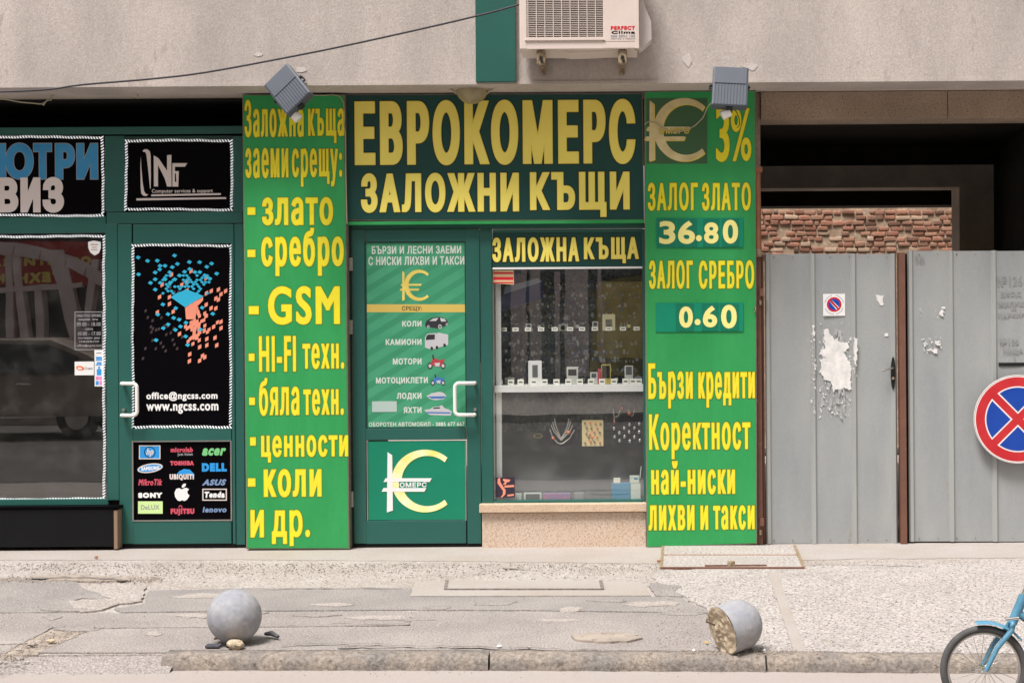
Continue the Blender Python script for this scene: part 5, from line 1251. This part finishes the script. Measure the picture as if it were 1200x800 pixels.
torn('large torn remains of a white poster in the middle of the wicket gate', [gp_([(345, 350), (365, 345), (375, 375), (395, 390), (405, 385), (415, 405), (450, 405), (456, 425), (430, 445), (440, 470), (462, 490), (462, 605), (430, 598), (395, 605), (388, 625), (380, 570), (350, 560), (330, 530), (340, 510), (330, 480), (360, 470), (330, 455), (335, 430), (355, 430), (350, 390)])], yt, 1, 130, (960, 378, 998, 490))
torn('narrow strip of torn white paper across the rib right of the poster remains', [gp_([(474, 395), (488, 385), (490, 470), (482, 510), (474, 480)])], yg - .022, 2, 20, (1000, 395, 1004, 440))
torn('row of tiny paper scraps along the rib left of the poster remains', [gp_([(298, 330), (308, 330), (306, 380), (298, 372)])], yg - .020, 3, 45, (950, 380, 956, 490))
torn('small white sticker remnant near the top right of the wicket gate', [gp_([(570, 205), (602, 203), (600, 240), (590, 250), (582, 235), (572, 230)])], yt, 4, 0, (1, 1, 2, 2))
torn('two small scraps of white paper beside each other on the wide gate leaf', [gp_([(848, 250), (860, 248), (862, 258), (850, 260)]), gp_([(838, 270), (855, 265), (860, 290), (846, 296), (835, 285)])], yt, 5, 8, (1078, 362, 1108, 372))
torn('scraped paper remnants below the two small scraps on the wide gate leaf', [gp_([(775, 400), (785, 398), (783, 420), (776, 418)]), gp_([(800, 400), (812, 398), (806, 415)]), gp_([(820, 395), (842, 397), (838, 420), (824, 415)]), gp_([(785, 432), (830, 432), (828, 452), (812, 445)])], yt, 6, 26, (1080, 395, 1104, 414))
torn('tiny round dot of white paper beside the lever handle side of the wicket gate', [gp_([(608, 368), (620, 368), (621, 378), (610, 379)])], yt, 7, 0, (1, 1, 2, 2))
# no parking sticker
def ringpts(cu, cv, ro, ri, t0, t1, n=24):
    a = [(cu + ro * math.cos(t0 + (t1 - t0) * i / n), cv + ro * math.sin(t0 + (t1 - t0) * i / n)) for i in range(n + 1)]
    b = [(cu + ri * math.cos(t0 + (t1 - t0) * i / n), cv + ri * math.sin(t0 + (t1 - t0) * i / n)) for i in range(n + 1)]
    return a + b[::-1]
ns = thing('no_parking_sticker', 'square white sticker with a small no parking roundel on the wicket gate', 'sticker', (X(977), yg - .005, Z(370, 977)))
rbox('backing', white, ns, 964.6, 344.2, 990.3, 370, yg - .007, .0015)
mb = MB(); yn = yg - .007; nb_, nr_ = mat('sign_blue', srgb(10, 70, 170), .4), mat('sign_red', srgb(205, 30, 38), .4)
flat(mb, ell_pts(977.5, 356.7, 6.6, 6.6), yn, 1, .5)
for t0 in (0, math.pi): flat(mb, ringpts(977.5, 356.7, 8.6, 6.6, t0, t0 + math.pi), yn, 0, .6)
flat(mb, [(972.4, 353.2), (974, 351.6), (982.6, 360.2), (981, 361.8)], yn, 0, .9); flat(mb, [(971.5, 352.6), (972.3, 353.3), (981, 362), (980.2, 362.9)], yn, 2, .8); flat(mb, [(974, 350.6), (974.8, 351.4), (983.4, 360), (982.6, 360.9)], yn, 2, .8)
for t0, t1 in ((-2.9, -1.75), (-1.4, -.15), (.35, 1.4), (1.6, 2.8)):
    k = int((t1 - t0) / .13)
    for i in range(k): a = t0 + (t1 - t0) * i / k; flat(mb, ringpts(977.5, 357, 11.6, 10.6, a, a + .08, 2), yn, 3, .6)
mb.build('print', [nr_, nb_, white, greyp], ns)
# big round sign
rs = thing('no_stopping_sign', 'large round red and blue no stopping sign on the wide gate at the right', 'traffic sign', (X(1199, -.035), -.035, Z(547, 1199)))
ysg = -.035; cu, cv, RR = 1192.8, 491.0, 51.3
c = W(cu, cv, ysg); pr_px = PX(ysg)
MB().disc((c.x, c.z), RR * pr_px, ysg, ysg + .006, 72).build('plate', mat('sign_back', srgb(150, 150, 150), .5, metal=.4), rs)
MB().torus((c.x, ysg + .002, c.z), RR * pr_px, .003, (0, 1, 0), 72, 8).build('rim', mat('sign_rim', srgb(225, 215, 212), .5), rs)
mb = MB(); sr_ = mat('traffic_red', srgb(188, 32, 42), .45, c2=srgb(200, 48, 54), vs_=6, spots=srgb(225, 120, 115), spot_s=55, spot_t=.70); sb_ = mat('traffic_blue', srgb(14, 62, 160), .4, c2=srgb(20, 72, 168), vs_=5, spots=srgb(110, 130, 185), spot_s=50, spot_t=.72)
sw_ = mat('traffic_white', srgb(235, 225, 225), .5)
flat(mb, ell_pts(cu, cv, RR - .8, RR - .8, 0, 72), ysg, 2, .3); flat(mb, ell_pts(cu, cv, RR - 2.0, RR - 2.0, 0, 72), ysg, 0, .8)
def sector(ang, r_in, r_out, off, mi, pr):
    """quadrant sector between two arms of the cross; ang centre, off = half arm width in px"""
    out = []
    t0, t1 = ang - math.pi / 4, ang + math.pi / 4
    da = math.asin(off / r_out)
    out = [(cu + r_out * math.cos(t), cv + r_out * math.sin(t)) for t in [t0 + da + (t1 - t0 - 2 * da) * i / 22 for i in range(23)]]
    d = off / math.sin(math.pi / 4); out.append((cu + d * math.cos(ang), cv + d * math.sin(ang)))
    flat(mb, out, ysg, mi, pr)
for k in range(4): sector(k * math.pi / 2, 0, 38.6, 4.4, 2, 1.3); sector(k * math.pi / 2, 0, 37.0, 6.1, 1, 1.8)
mb.build('face_print', [sr_, sb_, sw_], rs)
MB().tube([(c.x, ysg + .01, c.z), (c.x, yg, c.z)], .02, 12).build('bolt', metal, rs)
MB().box(c.x - .1, c.x + .14, ysg + .007, ysg + .014, c.z - .02, c.z + .02).build('clamp', metal, rs)

# ---------------------------------------------------------------- stone balls
from mathutils import noise as mn
g = G(275, 755.6); rB = 31.4 * (g.y + DC) / F
b1 = thing('stone_ball', 'whole grey concrete ball bollard near the kerb, the left of two', 'bollard', g)
rb_ = random.Random(5)
CH = [(Vector((rb_.uniform(-1, 1), -abs(rb_.uniform(.1, 1)), rb_.uniform(-.8, .8))).normalized(), rb_.uniform(.03, .09), rb_.uniform(.006, .02)) for _ in range(26)]
def chips(d):
    k = 1.
    for c_, w_, h_ in CH: k -= h_ * math.exp(-((d - c_).length / w_) ** 2)
    return k
def lump(q, s=1.):
    k = 1 + .012 * mn.noise(q * 9) + .008 * mn.noise(q * 30); return q * k * chips(q.normalized())
MB().sph(g + Vector((0, 0, rB * .985 + .012)), rB, 110, 70, lump).build('ball', ball_m, b1)
for (u, v, a) in ((243.5, 727, .4), (251, 748, .3)): q = W(u, v, g.y); MB().tube([q, q + Vector((.02, 0, .004))], .006, 6).build('iron_stub', rust, b1)
def stone(label, u, v, ru, rv, m, seed, name='stone', cat='stone', dz=0.013):
    g_ = G(u, v + rv * .8); s_ = (g_.y + DC) / F; off = Vector((seed * 3.1, 1.7, 2.2))
    f = lambda q: q * (1 + .35 * mn.noise((q / (ru * s_)) * 1.3 + off) + .12 * mn.noise((q / (ru * s_)) * 4 + off))
    mb = MB().sph(Vector((g_.x, g_.y, rv * s_ * .7 + dz)), (ru * s_, ru * s_ * .8, rv * s_), 16, 10, f); mb.sm = [False] * len(mb.sm)
    return tag(mb.build(name, m), label, cat)
stone('pale chunk of broken concrete in front of the left stone ball', 276.5, 757.5, 10, 6, rubble, 1)
mb = MB(); a, b = G(304, 749.5, .02), G(321, 751.5, .02); mb.tube([a + Vector((0, .12, .005)), (a + b) / 2 + Vector((0, .1, .016)), b + Vector((0, .09, .004))], [.008, .013, .008], 8); tag(mb.build('dark_shape', mat('dark_shape_grey', srgb(80, 80, 84), .8)), 'low dark shape lying behind the left stone ball on its right', 'scrap')  # bent dark tube behind the ball
mb = MB(); a = G(250, 757.5, .014); mb.box(a.x - .034, a.x + .034, a.y - .02, a.y + .03, .013, .024, .003); tag(mb.build('iron_scrap', mat('iron_scrap', srgb(70, 72, 80), .6, spots=srgb(130, 120, 110), spot_s=60)), 'flat dark iron scrap at the foot of the left stone ball on its left', 'scrap')
for k, (u, v, ru, rv, m, lb) in enumerate([(268, 759.5, 3, 1.6, dark, 'small black pebble left of the pale chunk of concrete'), (813, 764.5, 2.2, 1.8, paper, 'small white pebble on the kerb left of the broken ball'), (585, 759.5, 3.2, 1.6, paper, 'white scrap of litter by the kerb near the middle'), (620, 761, 1.6, 1.1, paper, 'tiny white pebble by the kerb right of the white scrap'),
        (38, 757, 5, 2.4, conc, 'pale lump of rubble in the pothole at the left'), (22, 764, 3.4, 1.8, conc, 'small pale stone at the lower end of the left pothole'), (60, 753, 5, 2, rubble, 'flat sandy stone in the middle of the left pothole'), (113, 654.5, 2.2, 1.4, pole_m, 'small rusty pebble on the cement below the black plinth'), (772, 659, 2.4, 1.6, pole_m, 'small orange stone beside the rusty hatch corner'), (884, 636, 3.4, 3, pole_m, 'rusty lump at the foot of the hinge post'), (186, 799, 2.4, 1.3, tyre, 'dark pebble on the road at the lower left'),
        (896, 764.6, 2, 2.2, paper, 'small pale stone wedged in the kerb joint right of the broken ball')]):
    stone(lb, u, v, ru, rv, m, k + 3, 'pebble', 'pebble', .012 if v < 780 else ZR)
mb = MB(); q = G(828, 752.5, .016); mb.prism([(q.x - .011, 0), (q.x, .004), (q.x + .011, .001), (q.x + .002, -.005)], q.y, q.y + .002); mb.v = [Vector((v.x, q.y + v.z * 3, .017 + (v.y - q.y))) for v in mb.v]; tag(mb.build('fallen_leaf', mat('yellow_leaf', srgb(220, 170, 40), .7)), 'tiny yellow fallen leaf left of the broken ball', 'leaf')
# broken ball
g = G(864, 765); s_ = (g.y + DC) / F; rB = 30.0 * s_
b2 = thing('stone_ball', 'grey concrete ball lying on its side with a broken rough face, the right one', 'bollard', g)
cc = Vector((W(863.5, 735, g.y).x, g.y, rB * .97 + .013)); nn = Vector((-.86, -.46, -.22)).normalized()
bm = bmesh.new(); bmesh.ops.create_uvsphere(bm, u_segments=96, v_segments=72, radius=1)
Mr = nn.to_track_quat('Z', 'Y').to_matrix()
mb = MB(); vs = []; dcap = .68
for v in bm.verts:
    z = v.co.z; rr = math.hypot(v.co.x, v.co.y); ph = math.atan2(v.co.y, v.co.x)
    if z > 0:     # stretch the upper half into a short straight neck
        if z < .42: p = Vector((math.cos(ph) * .985, math.sin(ph) * .985, z * dcap / .42)); p.x *= 1 - .03 * z; p.y *= 1 - .03 * z
        else: k = rr / math.sqrt(1 - .42 ** 2); p = Vector((math.cos(ph) * k * .97, math.sin(ph) * k * .97, dcap))
    else: p = v.co.copy()
    vs.append(p)
bm.verts.index_update()
for f in bm.faces:
    cz = sum(vs[v.index].z for v in f.verts) / len(f.verts)
    if cz < dcap - .02: mb.f.append([v.index for v in f.verts]); mb.mi.append(0); mb.sm.append(True)
mb.v = [cc + (Mr @ (p * (1 + .010 * mn.noise(p * 6) + .004 * mn.noise(p * 17)))) * rB * chips((Mr @ p).normalized()) for p in vs]
mb.build('ball', ball_m, b2); bm.free()
mb = MB(); n, m_ = 60, 22; vs = []
for j in range(m_ + 1):
    for i in range(n):
        t = 2 * math.pi * i / n; k = j / m_; edge = .975 + .05 * mn.noise(Vector((math.cos(t) * 2, math.sin(t) * 2, 5))); p = Vector((math.cos(t) * k * edge, math.sin(t) * k * edge, 0))
        h_ = .14 * mn.noise(p * 1.8 + Vector((3, 1, 0))) + .08 * mn.noise(p * 5) + .035 * mn.noise(p * 13); p.z = dcap + .02 + (h_ * (1 if k < .97 else .4)) + .06 * (1 - k); vs.append(cc + (Mr @ p) * rB)
mb.add(vs, [[j * n + i, j * n + (i + 1) % n, (j + 1) * n + (i + 1) % n, (j + 1) * n + i] for j in range(m_) for i in range(n)], True)
mb.build('broken_face', rubble, b2)
q = cc + (Mr @ Vector((0, .5, dcap))) * rB; MB().tube([W(838, 732, cc.y - .12), W(828, 728, cc.y - .17), W(829, 724, cc.y - .18)], .004, 6).build('iron_stub', rust, b2)

# ---------------------------------------------------------------- bicycle (small wheels, on the road by the kerb)
yb_ = -4.16; hub = W(1153, 783.5, yb_); rw = hub.z - ZR; bk = thing('bicycle', 'small blue bicycle with its front wheel entering at the lower right corner', 'bicycle', (hub.x, yb_, ZR))
def wheel(c):
    wh = MB().torus(c, rw - .014, .014, (0, 1, 0), 64, 12).build('wheel', tyre, bk)
    rim = MB().torus(c, rw - .031, .006, (0, 1, 0), 64, 8).build('rim', metal); rim.parent = wh; rim.location = Vector(rim.location) - worldloc(wh)
    sp = MB()
    for k in range(20):
        a = 2 * math.pi * k / 20; s0 = .012 if k % 2 else -.012
        sp.tube([(c.x + .012 * math.cos(a + .9), c.y + s0, c.z + .012 * math.sin(a + .9)), (c.x + (rw - .04) * math.cos(a), c.y, c.z + (rw - .04) * math.sin(a))], .0011, 4, False)
    s_o = sp.build('spokes', metal); s_o.parent = wh; s_o.location = Vector(s_o.location) - worldloc(wh)
    hb = MB().tube([(c.x, c.y - .035, c.z), (c.x, c.y + .035, c.z)], .014, 10).build('hub', chrome); hb.parent = wh; hb.location = Vector(hb.location) - worldloc(wh)
    return wh
wheel(hub); h2 = hub + Vector((.72, 0, 0)); wheel(h2)
H0 = W(1186, 730, yb_); H1 = W(1200, 697, yb_); bb = hub + Vector((.42, 0, .02)); st_ = bb + Vector((.10, 0, .36))
mb = MB()
for s0 in (-.034, .034): mb.tube([(hub.x, yb_ + s0, hub.z), (hub.x + .045, yb_ + s0, hub.z + .09), (H0.x - .01, yb_ + s0, H0.z - .02), (H0.x, yb_ + s0 * .5, H0.z + .006)], [.008, .010, .011, .011], 8)
mb.build('fork', bikeb, bk)
mb = MB(); mb.tube([H0, H1], .019, 12); mb.tube([(H0 + H1) / 2 + Vector((0, 0, -.015)), bb], .016, 10); mb.tube([H1 + Vector((0, 0, -.02)), bb + Vector((.05, 0, .17))], .013, 10); mb.tube([bb, bb + Vector((.075, 0, .27))], .015, 10)
for s0 in (-.04, .04): mb.tube([bb, (h2.x, yb_ + s0, h2.z)], .008, 8); mb.tube([bb + Vector((.05, 0, .18)), (h2.x, yb_ + s0, h2.z)], .007, 8)
mb.build('frame', bikeb, bk)
mb = MB(); n = 14
vs = []
for i in range(n + 1):
    a = math.radians(100 - i * 62 / n); 
    for s0, dr in ((-.026, .008), (-.012, .016), (.012, .016), (.026, .008)): vs.append((hub.x + (rw + dr) * math.cos(a), yb_ + s0, hub.z + (rw + dr) * math.sin(a)))
mb.add(vs, [(i * 4 + k, i * 4 + k + 1, (i + 1) * 4 + k + 1, (i + 1) * 4 + k) for i in range(n) for k in range(3)], True).build('mudguard', bikeb, bk)
MB().tube([W(1178, 725.5, yb_ - .05), W(1194, 723.5, yb_ - .05)], .006, 8).build('brake_arm', chrome, bk)
mb = MB(); st0 = H1 + (H1 - H0).normalized() * .12; mb.tube([H1, st0], .012, 8); mb.tube([st0 + Vector((.06, -.2, .06)), st0 + Vector((0, -.12, .05)), st0, st0 + Vector((0, .12, .05)), st0 + Vector((.06, .2, .06))], .010, 8); mb.build('handlebar', chrome, bk)
MB().tube([bb + Vector((.07, 0, .25)), st_], .012, 8).build('seat_post', chrome, bk)
MB().sph(st_ + Vector((.0, 0, .02)), (.12, .065, .022), 20, 10, lambda q: Vector((q.x, q.y * (1 + q.x * 4) * .9, q.z))).build('saddle', tyre, bk)
mb = MB(); mb.torus(bb + Vector((0, -.04, 0)), .055, .004, (0, 1, 0), 28, 6); mb.tube([bb + Vector((0, -.05, 0)), bb + Vector((.10, -.06, -.03))], .006, 6); mb.tube([bb + Vector((0, .05, 0)), bb + Vector((-.10, .06, .03))], .006, 6); mb.build('crank', chrome, bk)
for s0 in (1, -1): q = bb + Vector((.10 * s0, -.07 * s0, -.03 * s0)); MB().box(q.x - .03, q.x + .03, q.y - .035, q.y + .035, q.z - .008, q.z + .008, .004).build('pedal', tyre, bk)

# ---------------------------------------------------------------- the other side of the street (seen only as reflections in the glass)
yo = -26.0
ob = thing('building', 'pinkish arcaded building across the street reflected in the left window', 'building', (-14, yo, 0))
pinkw = mat('pink_plaster', srgb(248, 226, 222), .9, var=.05); ochre = mat('ochre_plaster', srgb(240, 215, 140), .9, var=.1); dimw = mat('dim_glass', (.02, .024, .028), .25)
mb = MB(); mb.box(-38, 34, yo - 6, yo - .25, 0.08, 4.6); mb.build('dark_arcade', dimw, ob)
MB().box(-38, -5.0, yo - .3, yo + .1, 4.6, 15).build('upper_wall', pinkw, ob); MB().box(-4.98, 34, yo - .3, yo + .1, 4.0, 15).build('upper_wall', ochre, ob)  # walls raised out of view to block low sky and shade the sign tops
for fl in range(3):
    for k in range(14): MB().box(-34 + k * 4.6, -32.6 + k * 4.6, yo + .1, yo + .13, 5.6 + fl * 3.2, 7.4 + fl * 3.2).build('window', dimw, ob)
sO = 1750 / 36.1
def oz(v): return ZC - (v - V0) / sO
def ox(u): return (u - U0) / sO
for u0, u1, v0_, ub0, ub1, v1_ in ((6, 14, 280, 10, 19, 455), (14, 24, 286, 30, 40, 455), (42, 50, 334, 45, 53, 455), (56, 74, 288, 96, 114, 455), (110, 118, 300, 92, 101, 420), (-40, -30, 280, -40, -30, 455), (-90, -80, 280, -90, -80, 455), (160, 172, 280, 160, 172, 455), (240, 252, 280, 240, 252, 455), (330, 342, 280, 330, 342, 455), (612, 618, 300, 612, 618, 455), (622, 634, 300, 622, 634, 455), (700, 704, 300, 706, 710, 455)):
    MB().prism([(ox(u0), oz(v0_)), (ox(u1), oz(v0_)), (ox(ub1), max(.08, oz(v1_))), (ox(ub0), max(.08, oz(v1_)))], yo - .2, yo + .11).build('arch_post', pinkw, ob)
AR = [(-90, 300), (-50, 285), (-10, 279), (20, 280), (50, 285), (80, 294), (105, 305), (130, 322), (150, 340)]
for p, q_ in zip(AR, AR[1:]): MB().prism([(ox(p[0]), oz(p[1])), (ox(q_[0]), oz(q_[1])), (ox(q_[0] - 4), oz(q_[1] + 14)), (ox(p[0] - 2), oz(p[1] + 14))], yo - .1, yo + .16).build('arch_segment', pinkw, ob)
MB().prism([(ox(-60), oz(342)), (ox(98), oz(332)), (ox(98), oz(326)), (ox(-60), oz(336))], yo - .1, yo + .13).build('transom', pinkw, ob)
so_ = thing('awning_sign', 'red shop awning sign with yellow lettering across the street', 'sign', (ox(40), yo, oz(330)))
MB().box(ox(-60), ox(118), yo + .0, yo + .04, oz(330), oz(278)).build('board', mat('awning_red', srgb(190, 50, 50), .7), so_)
mb = MB(); w0 = -ox(112)
letter(mb, 'ОСВЕТИТЕЛНА', (-ox(108), -ox(-40), oz(306), oz(296)), yo + .045, .03, [(0, 0, 2)], .03, back=True); letter(mb, 'ТЕХНИКА', (-ox(72), -ox(-20), oz(327), oz(315)), yo + .045, .03, [(0, 0, 2)], .03, back=True)
mb.build('lettering', yelm, so_)
for k, (a, b, c_, d_, m) in enumerate([(596, 640, 300, 318, 0), (662, 690, 300, 440, 1), (700, 760, 330, 420, 2), (540, 560, 280, 455, 1), (780, 800, 280, 455, 1), (600, 612, 318, 455, 1), (650, 656, 318, 455, 1)]):
    MB().box(ox(a), ox(b), yo - .2, yo + .06, oz(d_), oz(c_)).build('shop_panel', [mat('pale_blue_sign', srgb(150, 165, 190), .6), pinkw, ochre][m], ob)
# parked car across the street
cp = mat('car_paint', srgb(160, 146, 134), .25, spec=.6, coat=.8); cg = mat('car_glass', (.02, .025, .03), .06, spec=.8)
def car(label, cx, cy, length=4.2, width=1.7):
    t = thing('parked_car', label, 'car', (cx, cy, ZR)); z0 = ZR
    prof = [(-.5, .35), (-.495, .62), (-.47, .74), (-.30, .92), (-.12, 1.36), (.02, 1.44), (.20, 1.42), (.34, 1.20), (.45, .98), (.495, .86), (.5, .5), (.49, .32)]
    P = [(cx + a * length, z0 + b) for a, b in prof]
    W_ = []; mb = MB(); n = len(P); secs = [(-.5, .9), (-.46, 1), (.46, 1), (.5, .9)]
    vs = []
    for s0, k in secs:
        for x, z in P:
            inset = max(0, (z - z0 - .9)) * .35 * (1 if s0 > 0 else -1); vs.append((cx + (x - cx) * (.985 if abs(s0) == .5 else 1), cy + s0 * width - inset, z0 + (z - z0) * (1 if abs(s0) < .5 else .985)))
    fs = []
    for s in range(3):
        for i in range(n - 1): fs.append((s * n + i, s * n + i + 1, (s + 1) * n + i + 1, (s + 1) * n + i))
        fs.append((s * n + n - 1, s * n, (s + 1) * n, (s + 1) * n + n - 1))
    mb.add(vs, fs, True); mb.add(vs[:n], [list(range(n))]); mb.add(vs[3 * n:], [list(range(n))[::-1]]); mb.build('body', cp, t)
    for sy in (-1, 1):
        yy = cy + sy * (width * .5 - .035)
        for pts in ([(-.25, .93), (-.115, 1.30), (-.01, 1.36), (-.01, .93)], [(.0, .93), (.0, 1.36), (.19, 1.34), (.30, 1.16), (.31, .93)]):
            P2 = [(cx + a * length, z0 + b) for a, b in pts]; mb = MB(); mb.prism(P2, yy - .012, yy + .012); mb.v = [Vector((v.x, v.y - sy * max(0, v.z - z0 - .9) * .35 + sy * .03, v.z)) for v in mb.v]; mb.build('side_window', cg, t)
        for a in (-.13, .10): MB().box(cx + a * length, cx + a * length + .2, cy + sy * width * .5 - .02, cy + sy * width * .5 + .02, z0 + .78, z0 + .81, .008).build('door_handle', chrome, t)
        for a in (-.31, .30):
            c = Vector((cx + a * length, cy + sy * (width * .5 - .09), z0 + .31)); o = MB().torus(c, .23, .085, (0, 1, 0), 36, 10).build('wheel', tyre, t)
            h_ = MB().tube([(c.x, c.y - .08, c.z), (c.x, c.y + .08, c.z)], .17, 20).build('hubcap', metal); h_.parent = o; h_.location = Vector(h_.location) - worldloc(o)
    return t
s20 = 1750 / 21.7
car('grey parked car on the far side of the street reflected in the left window', (30 - U0) / s20 - .3, -11.75)
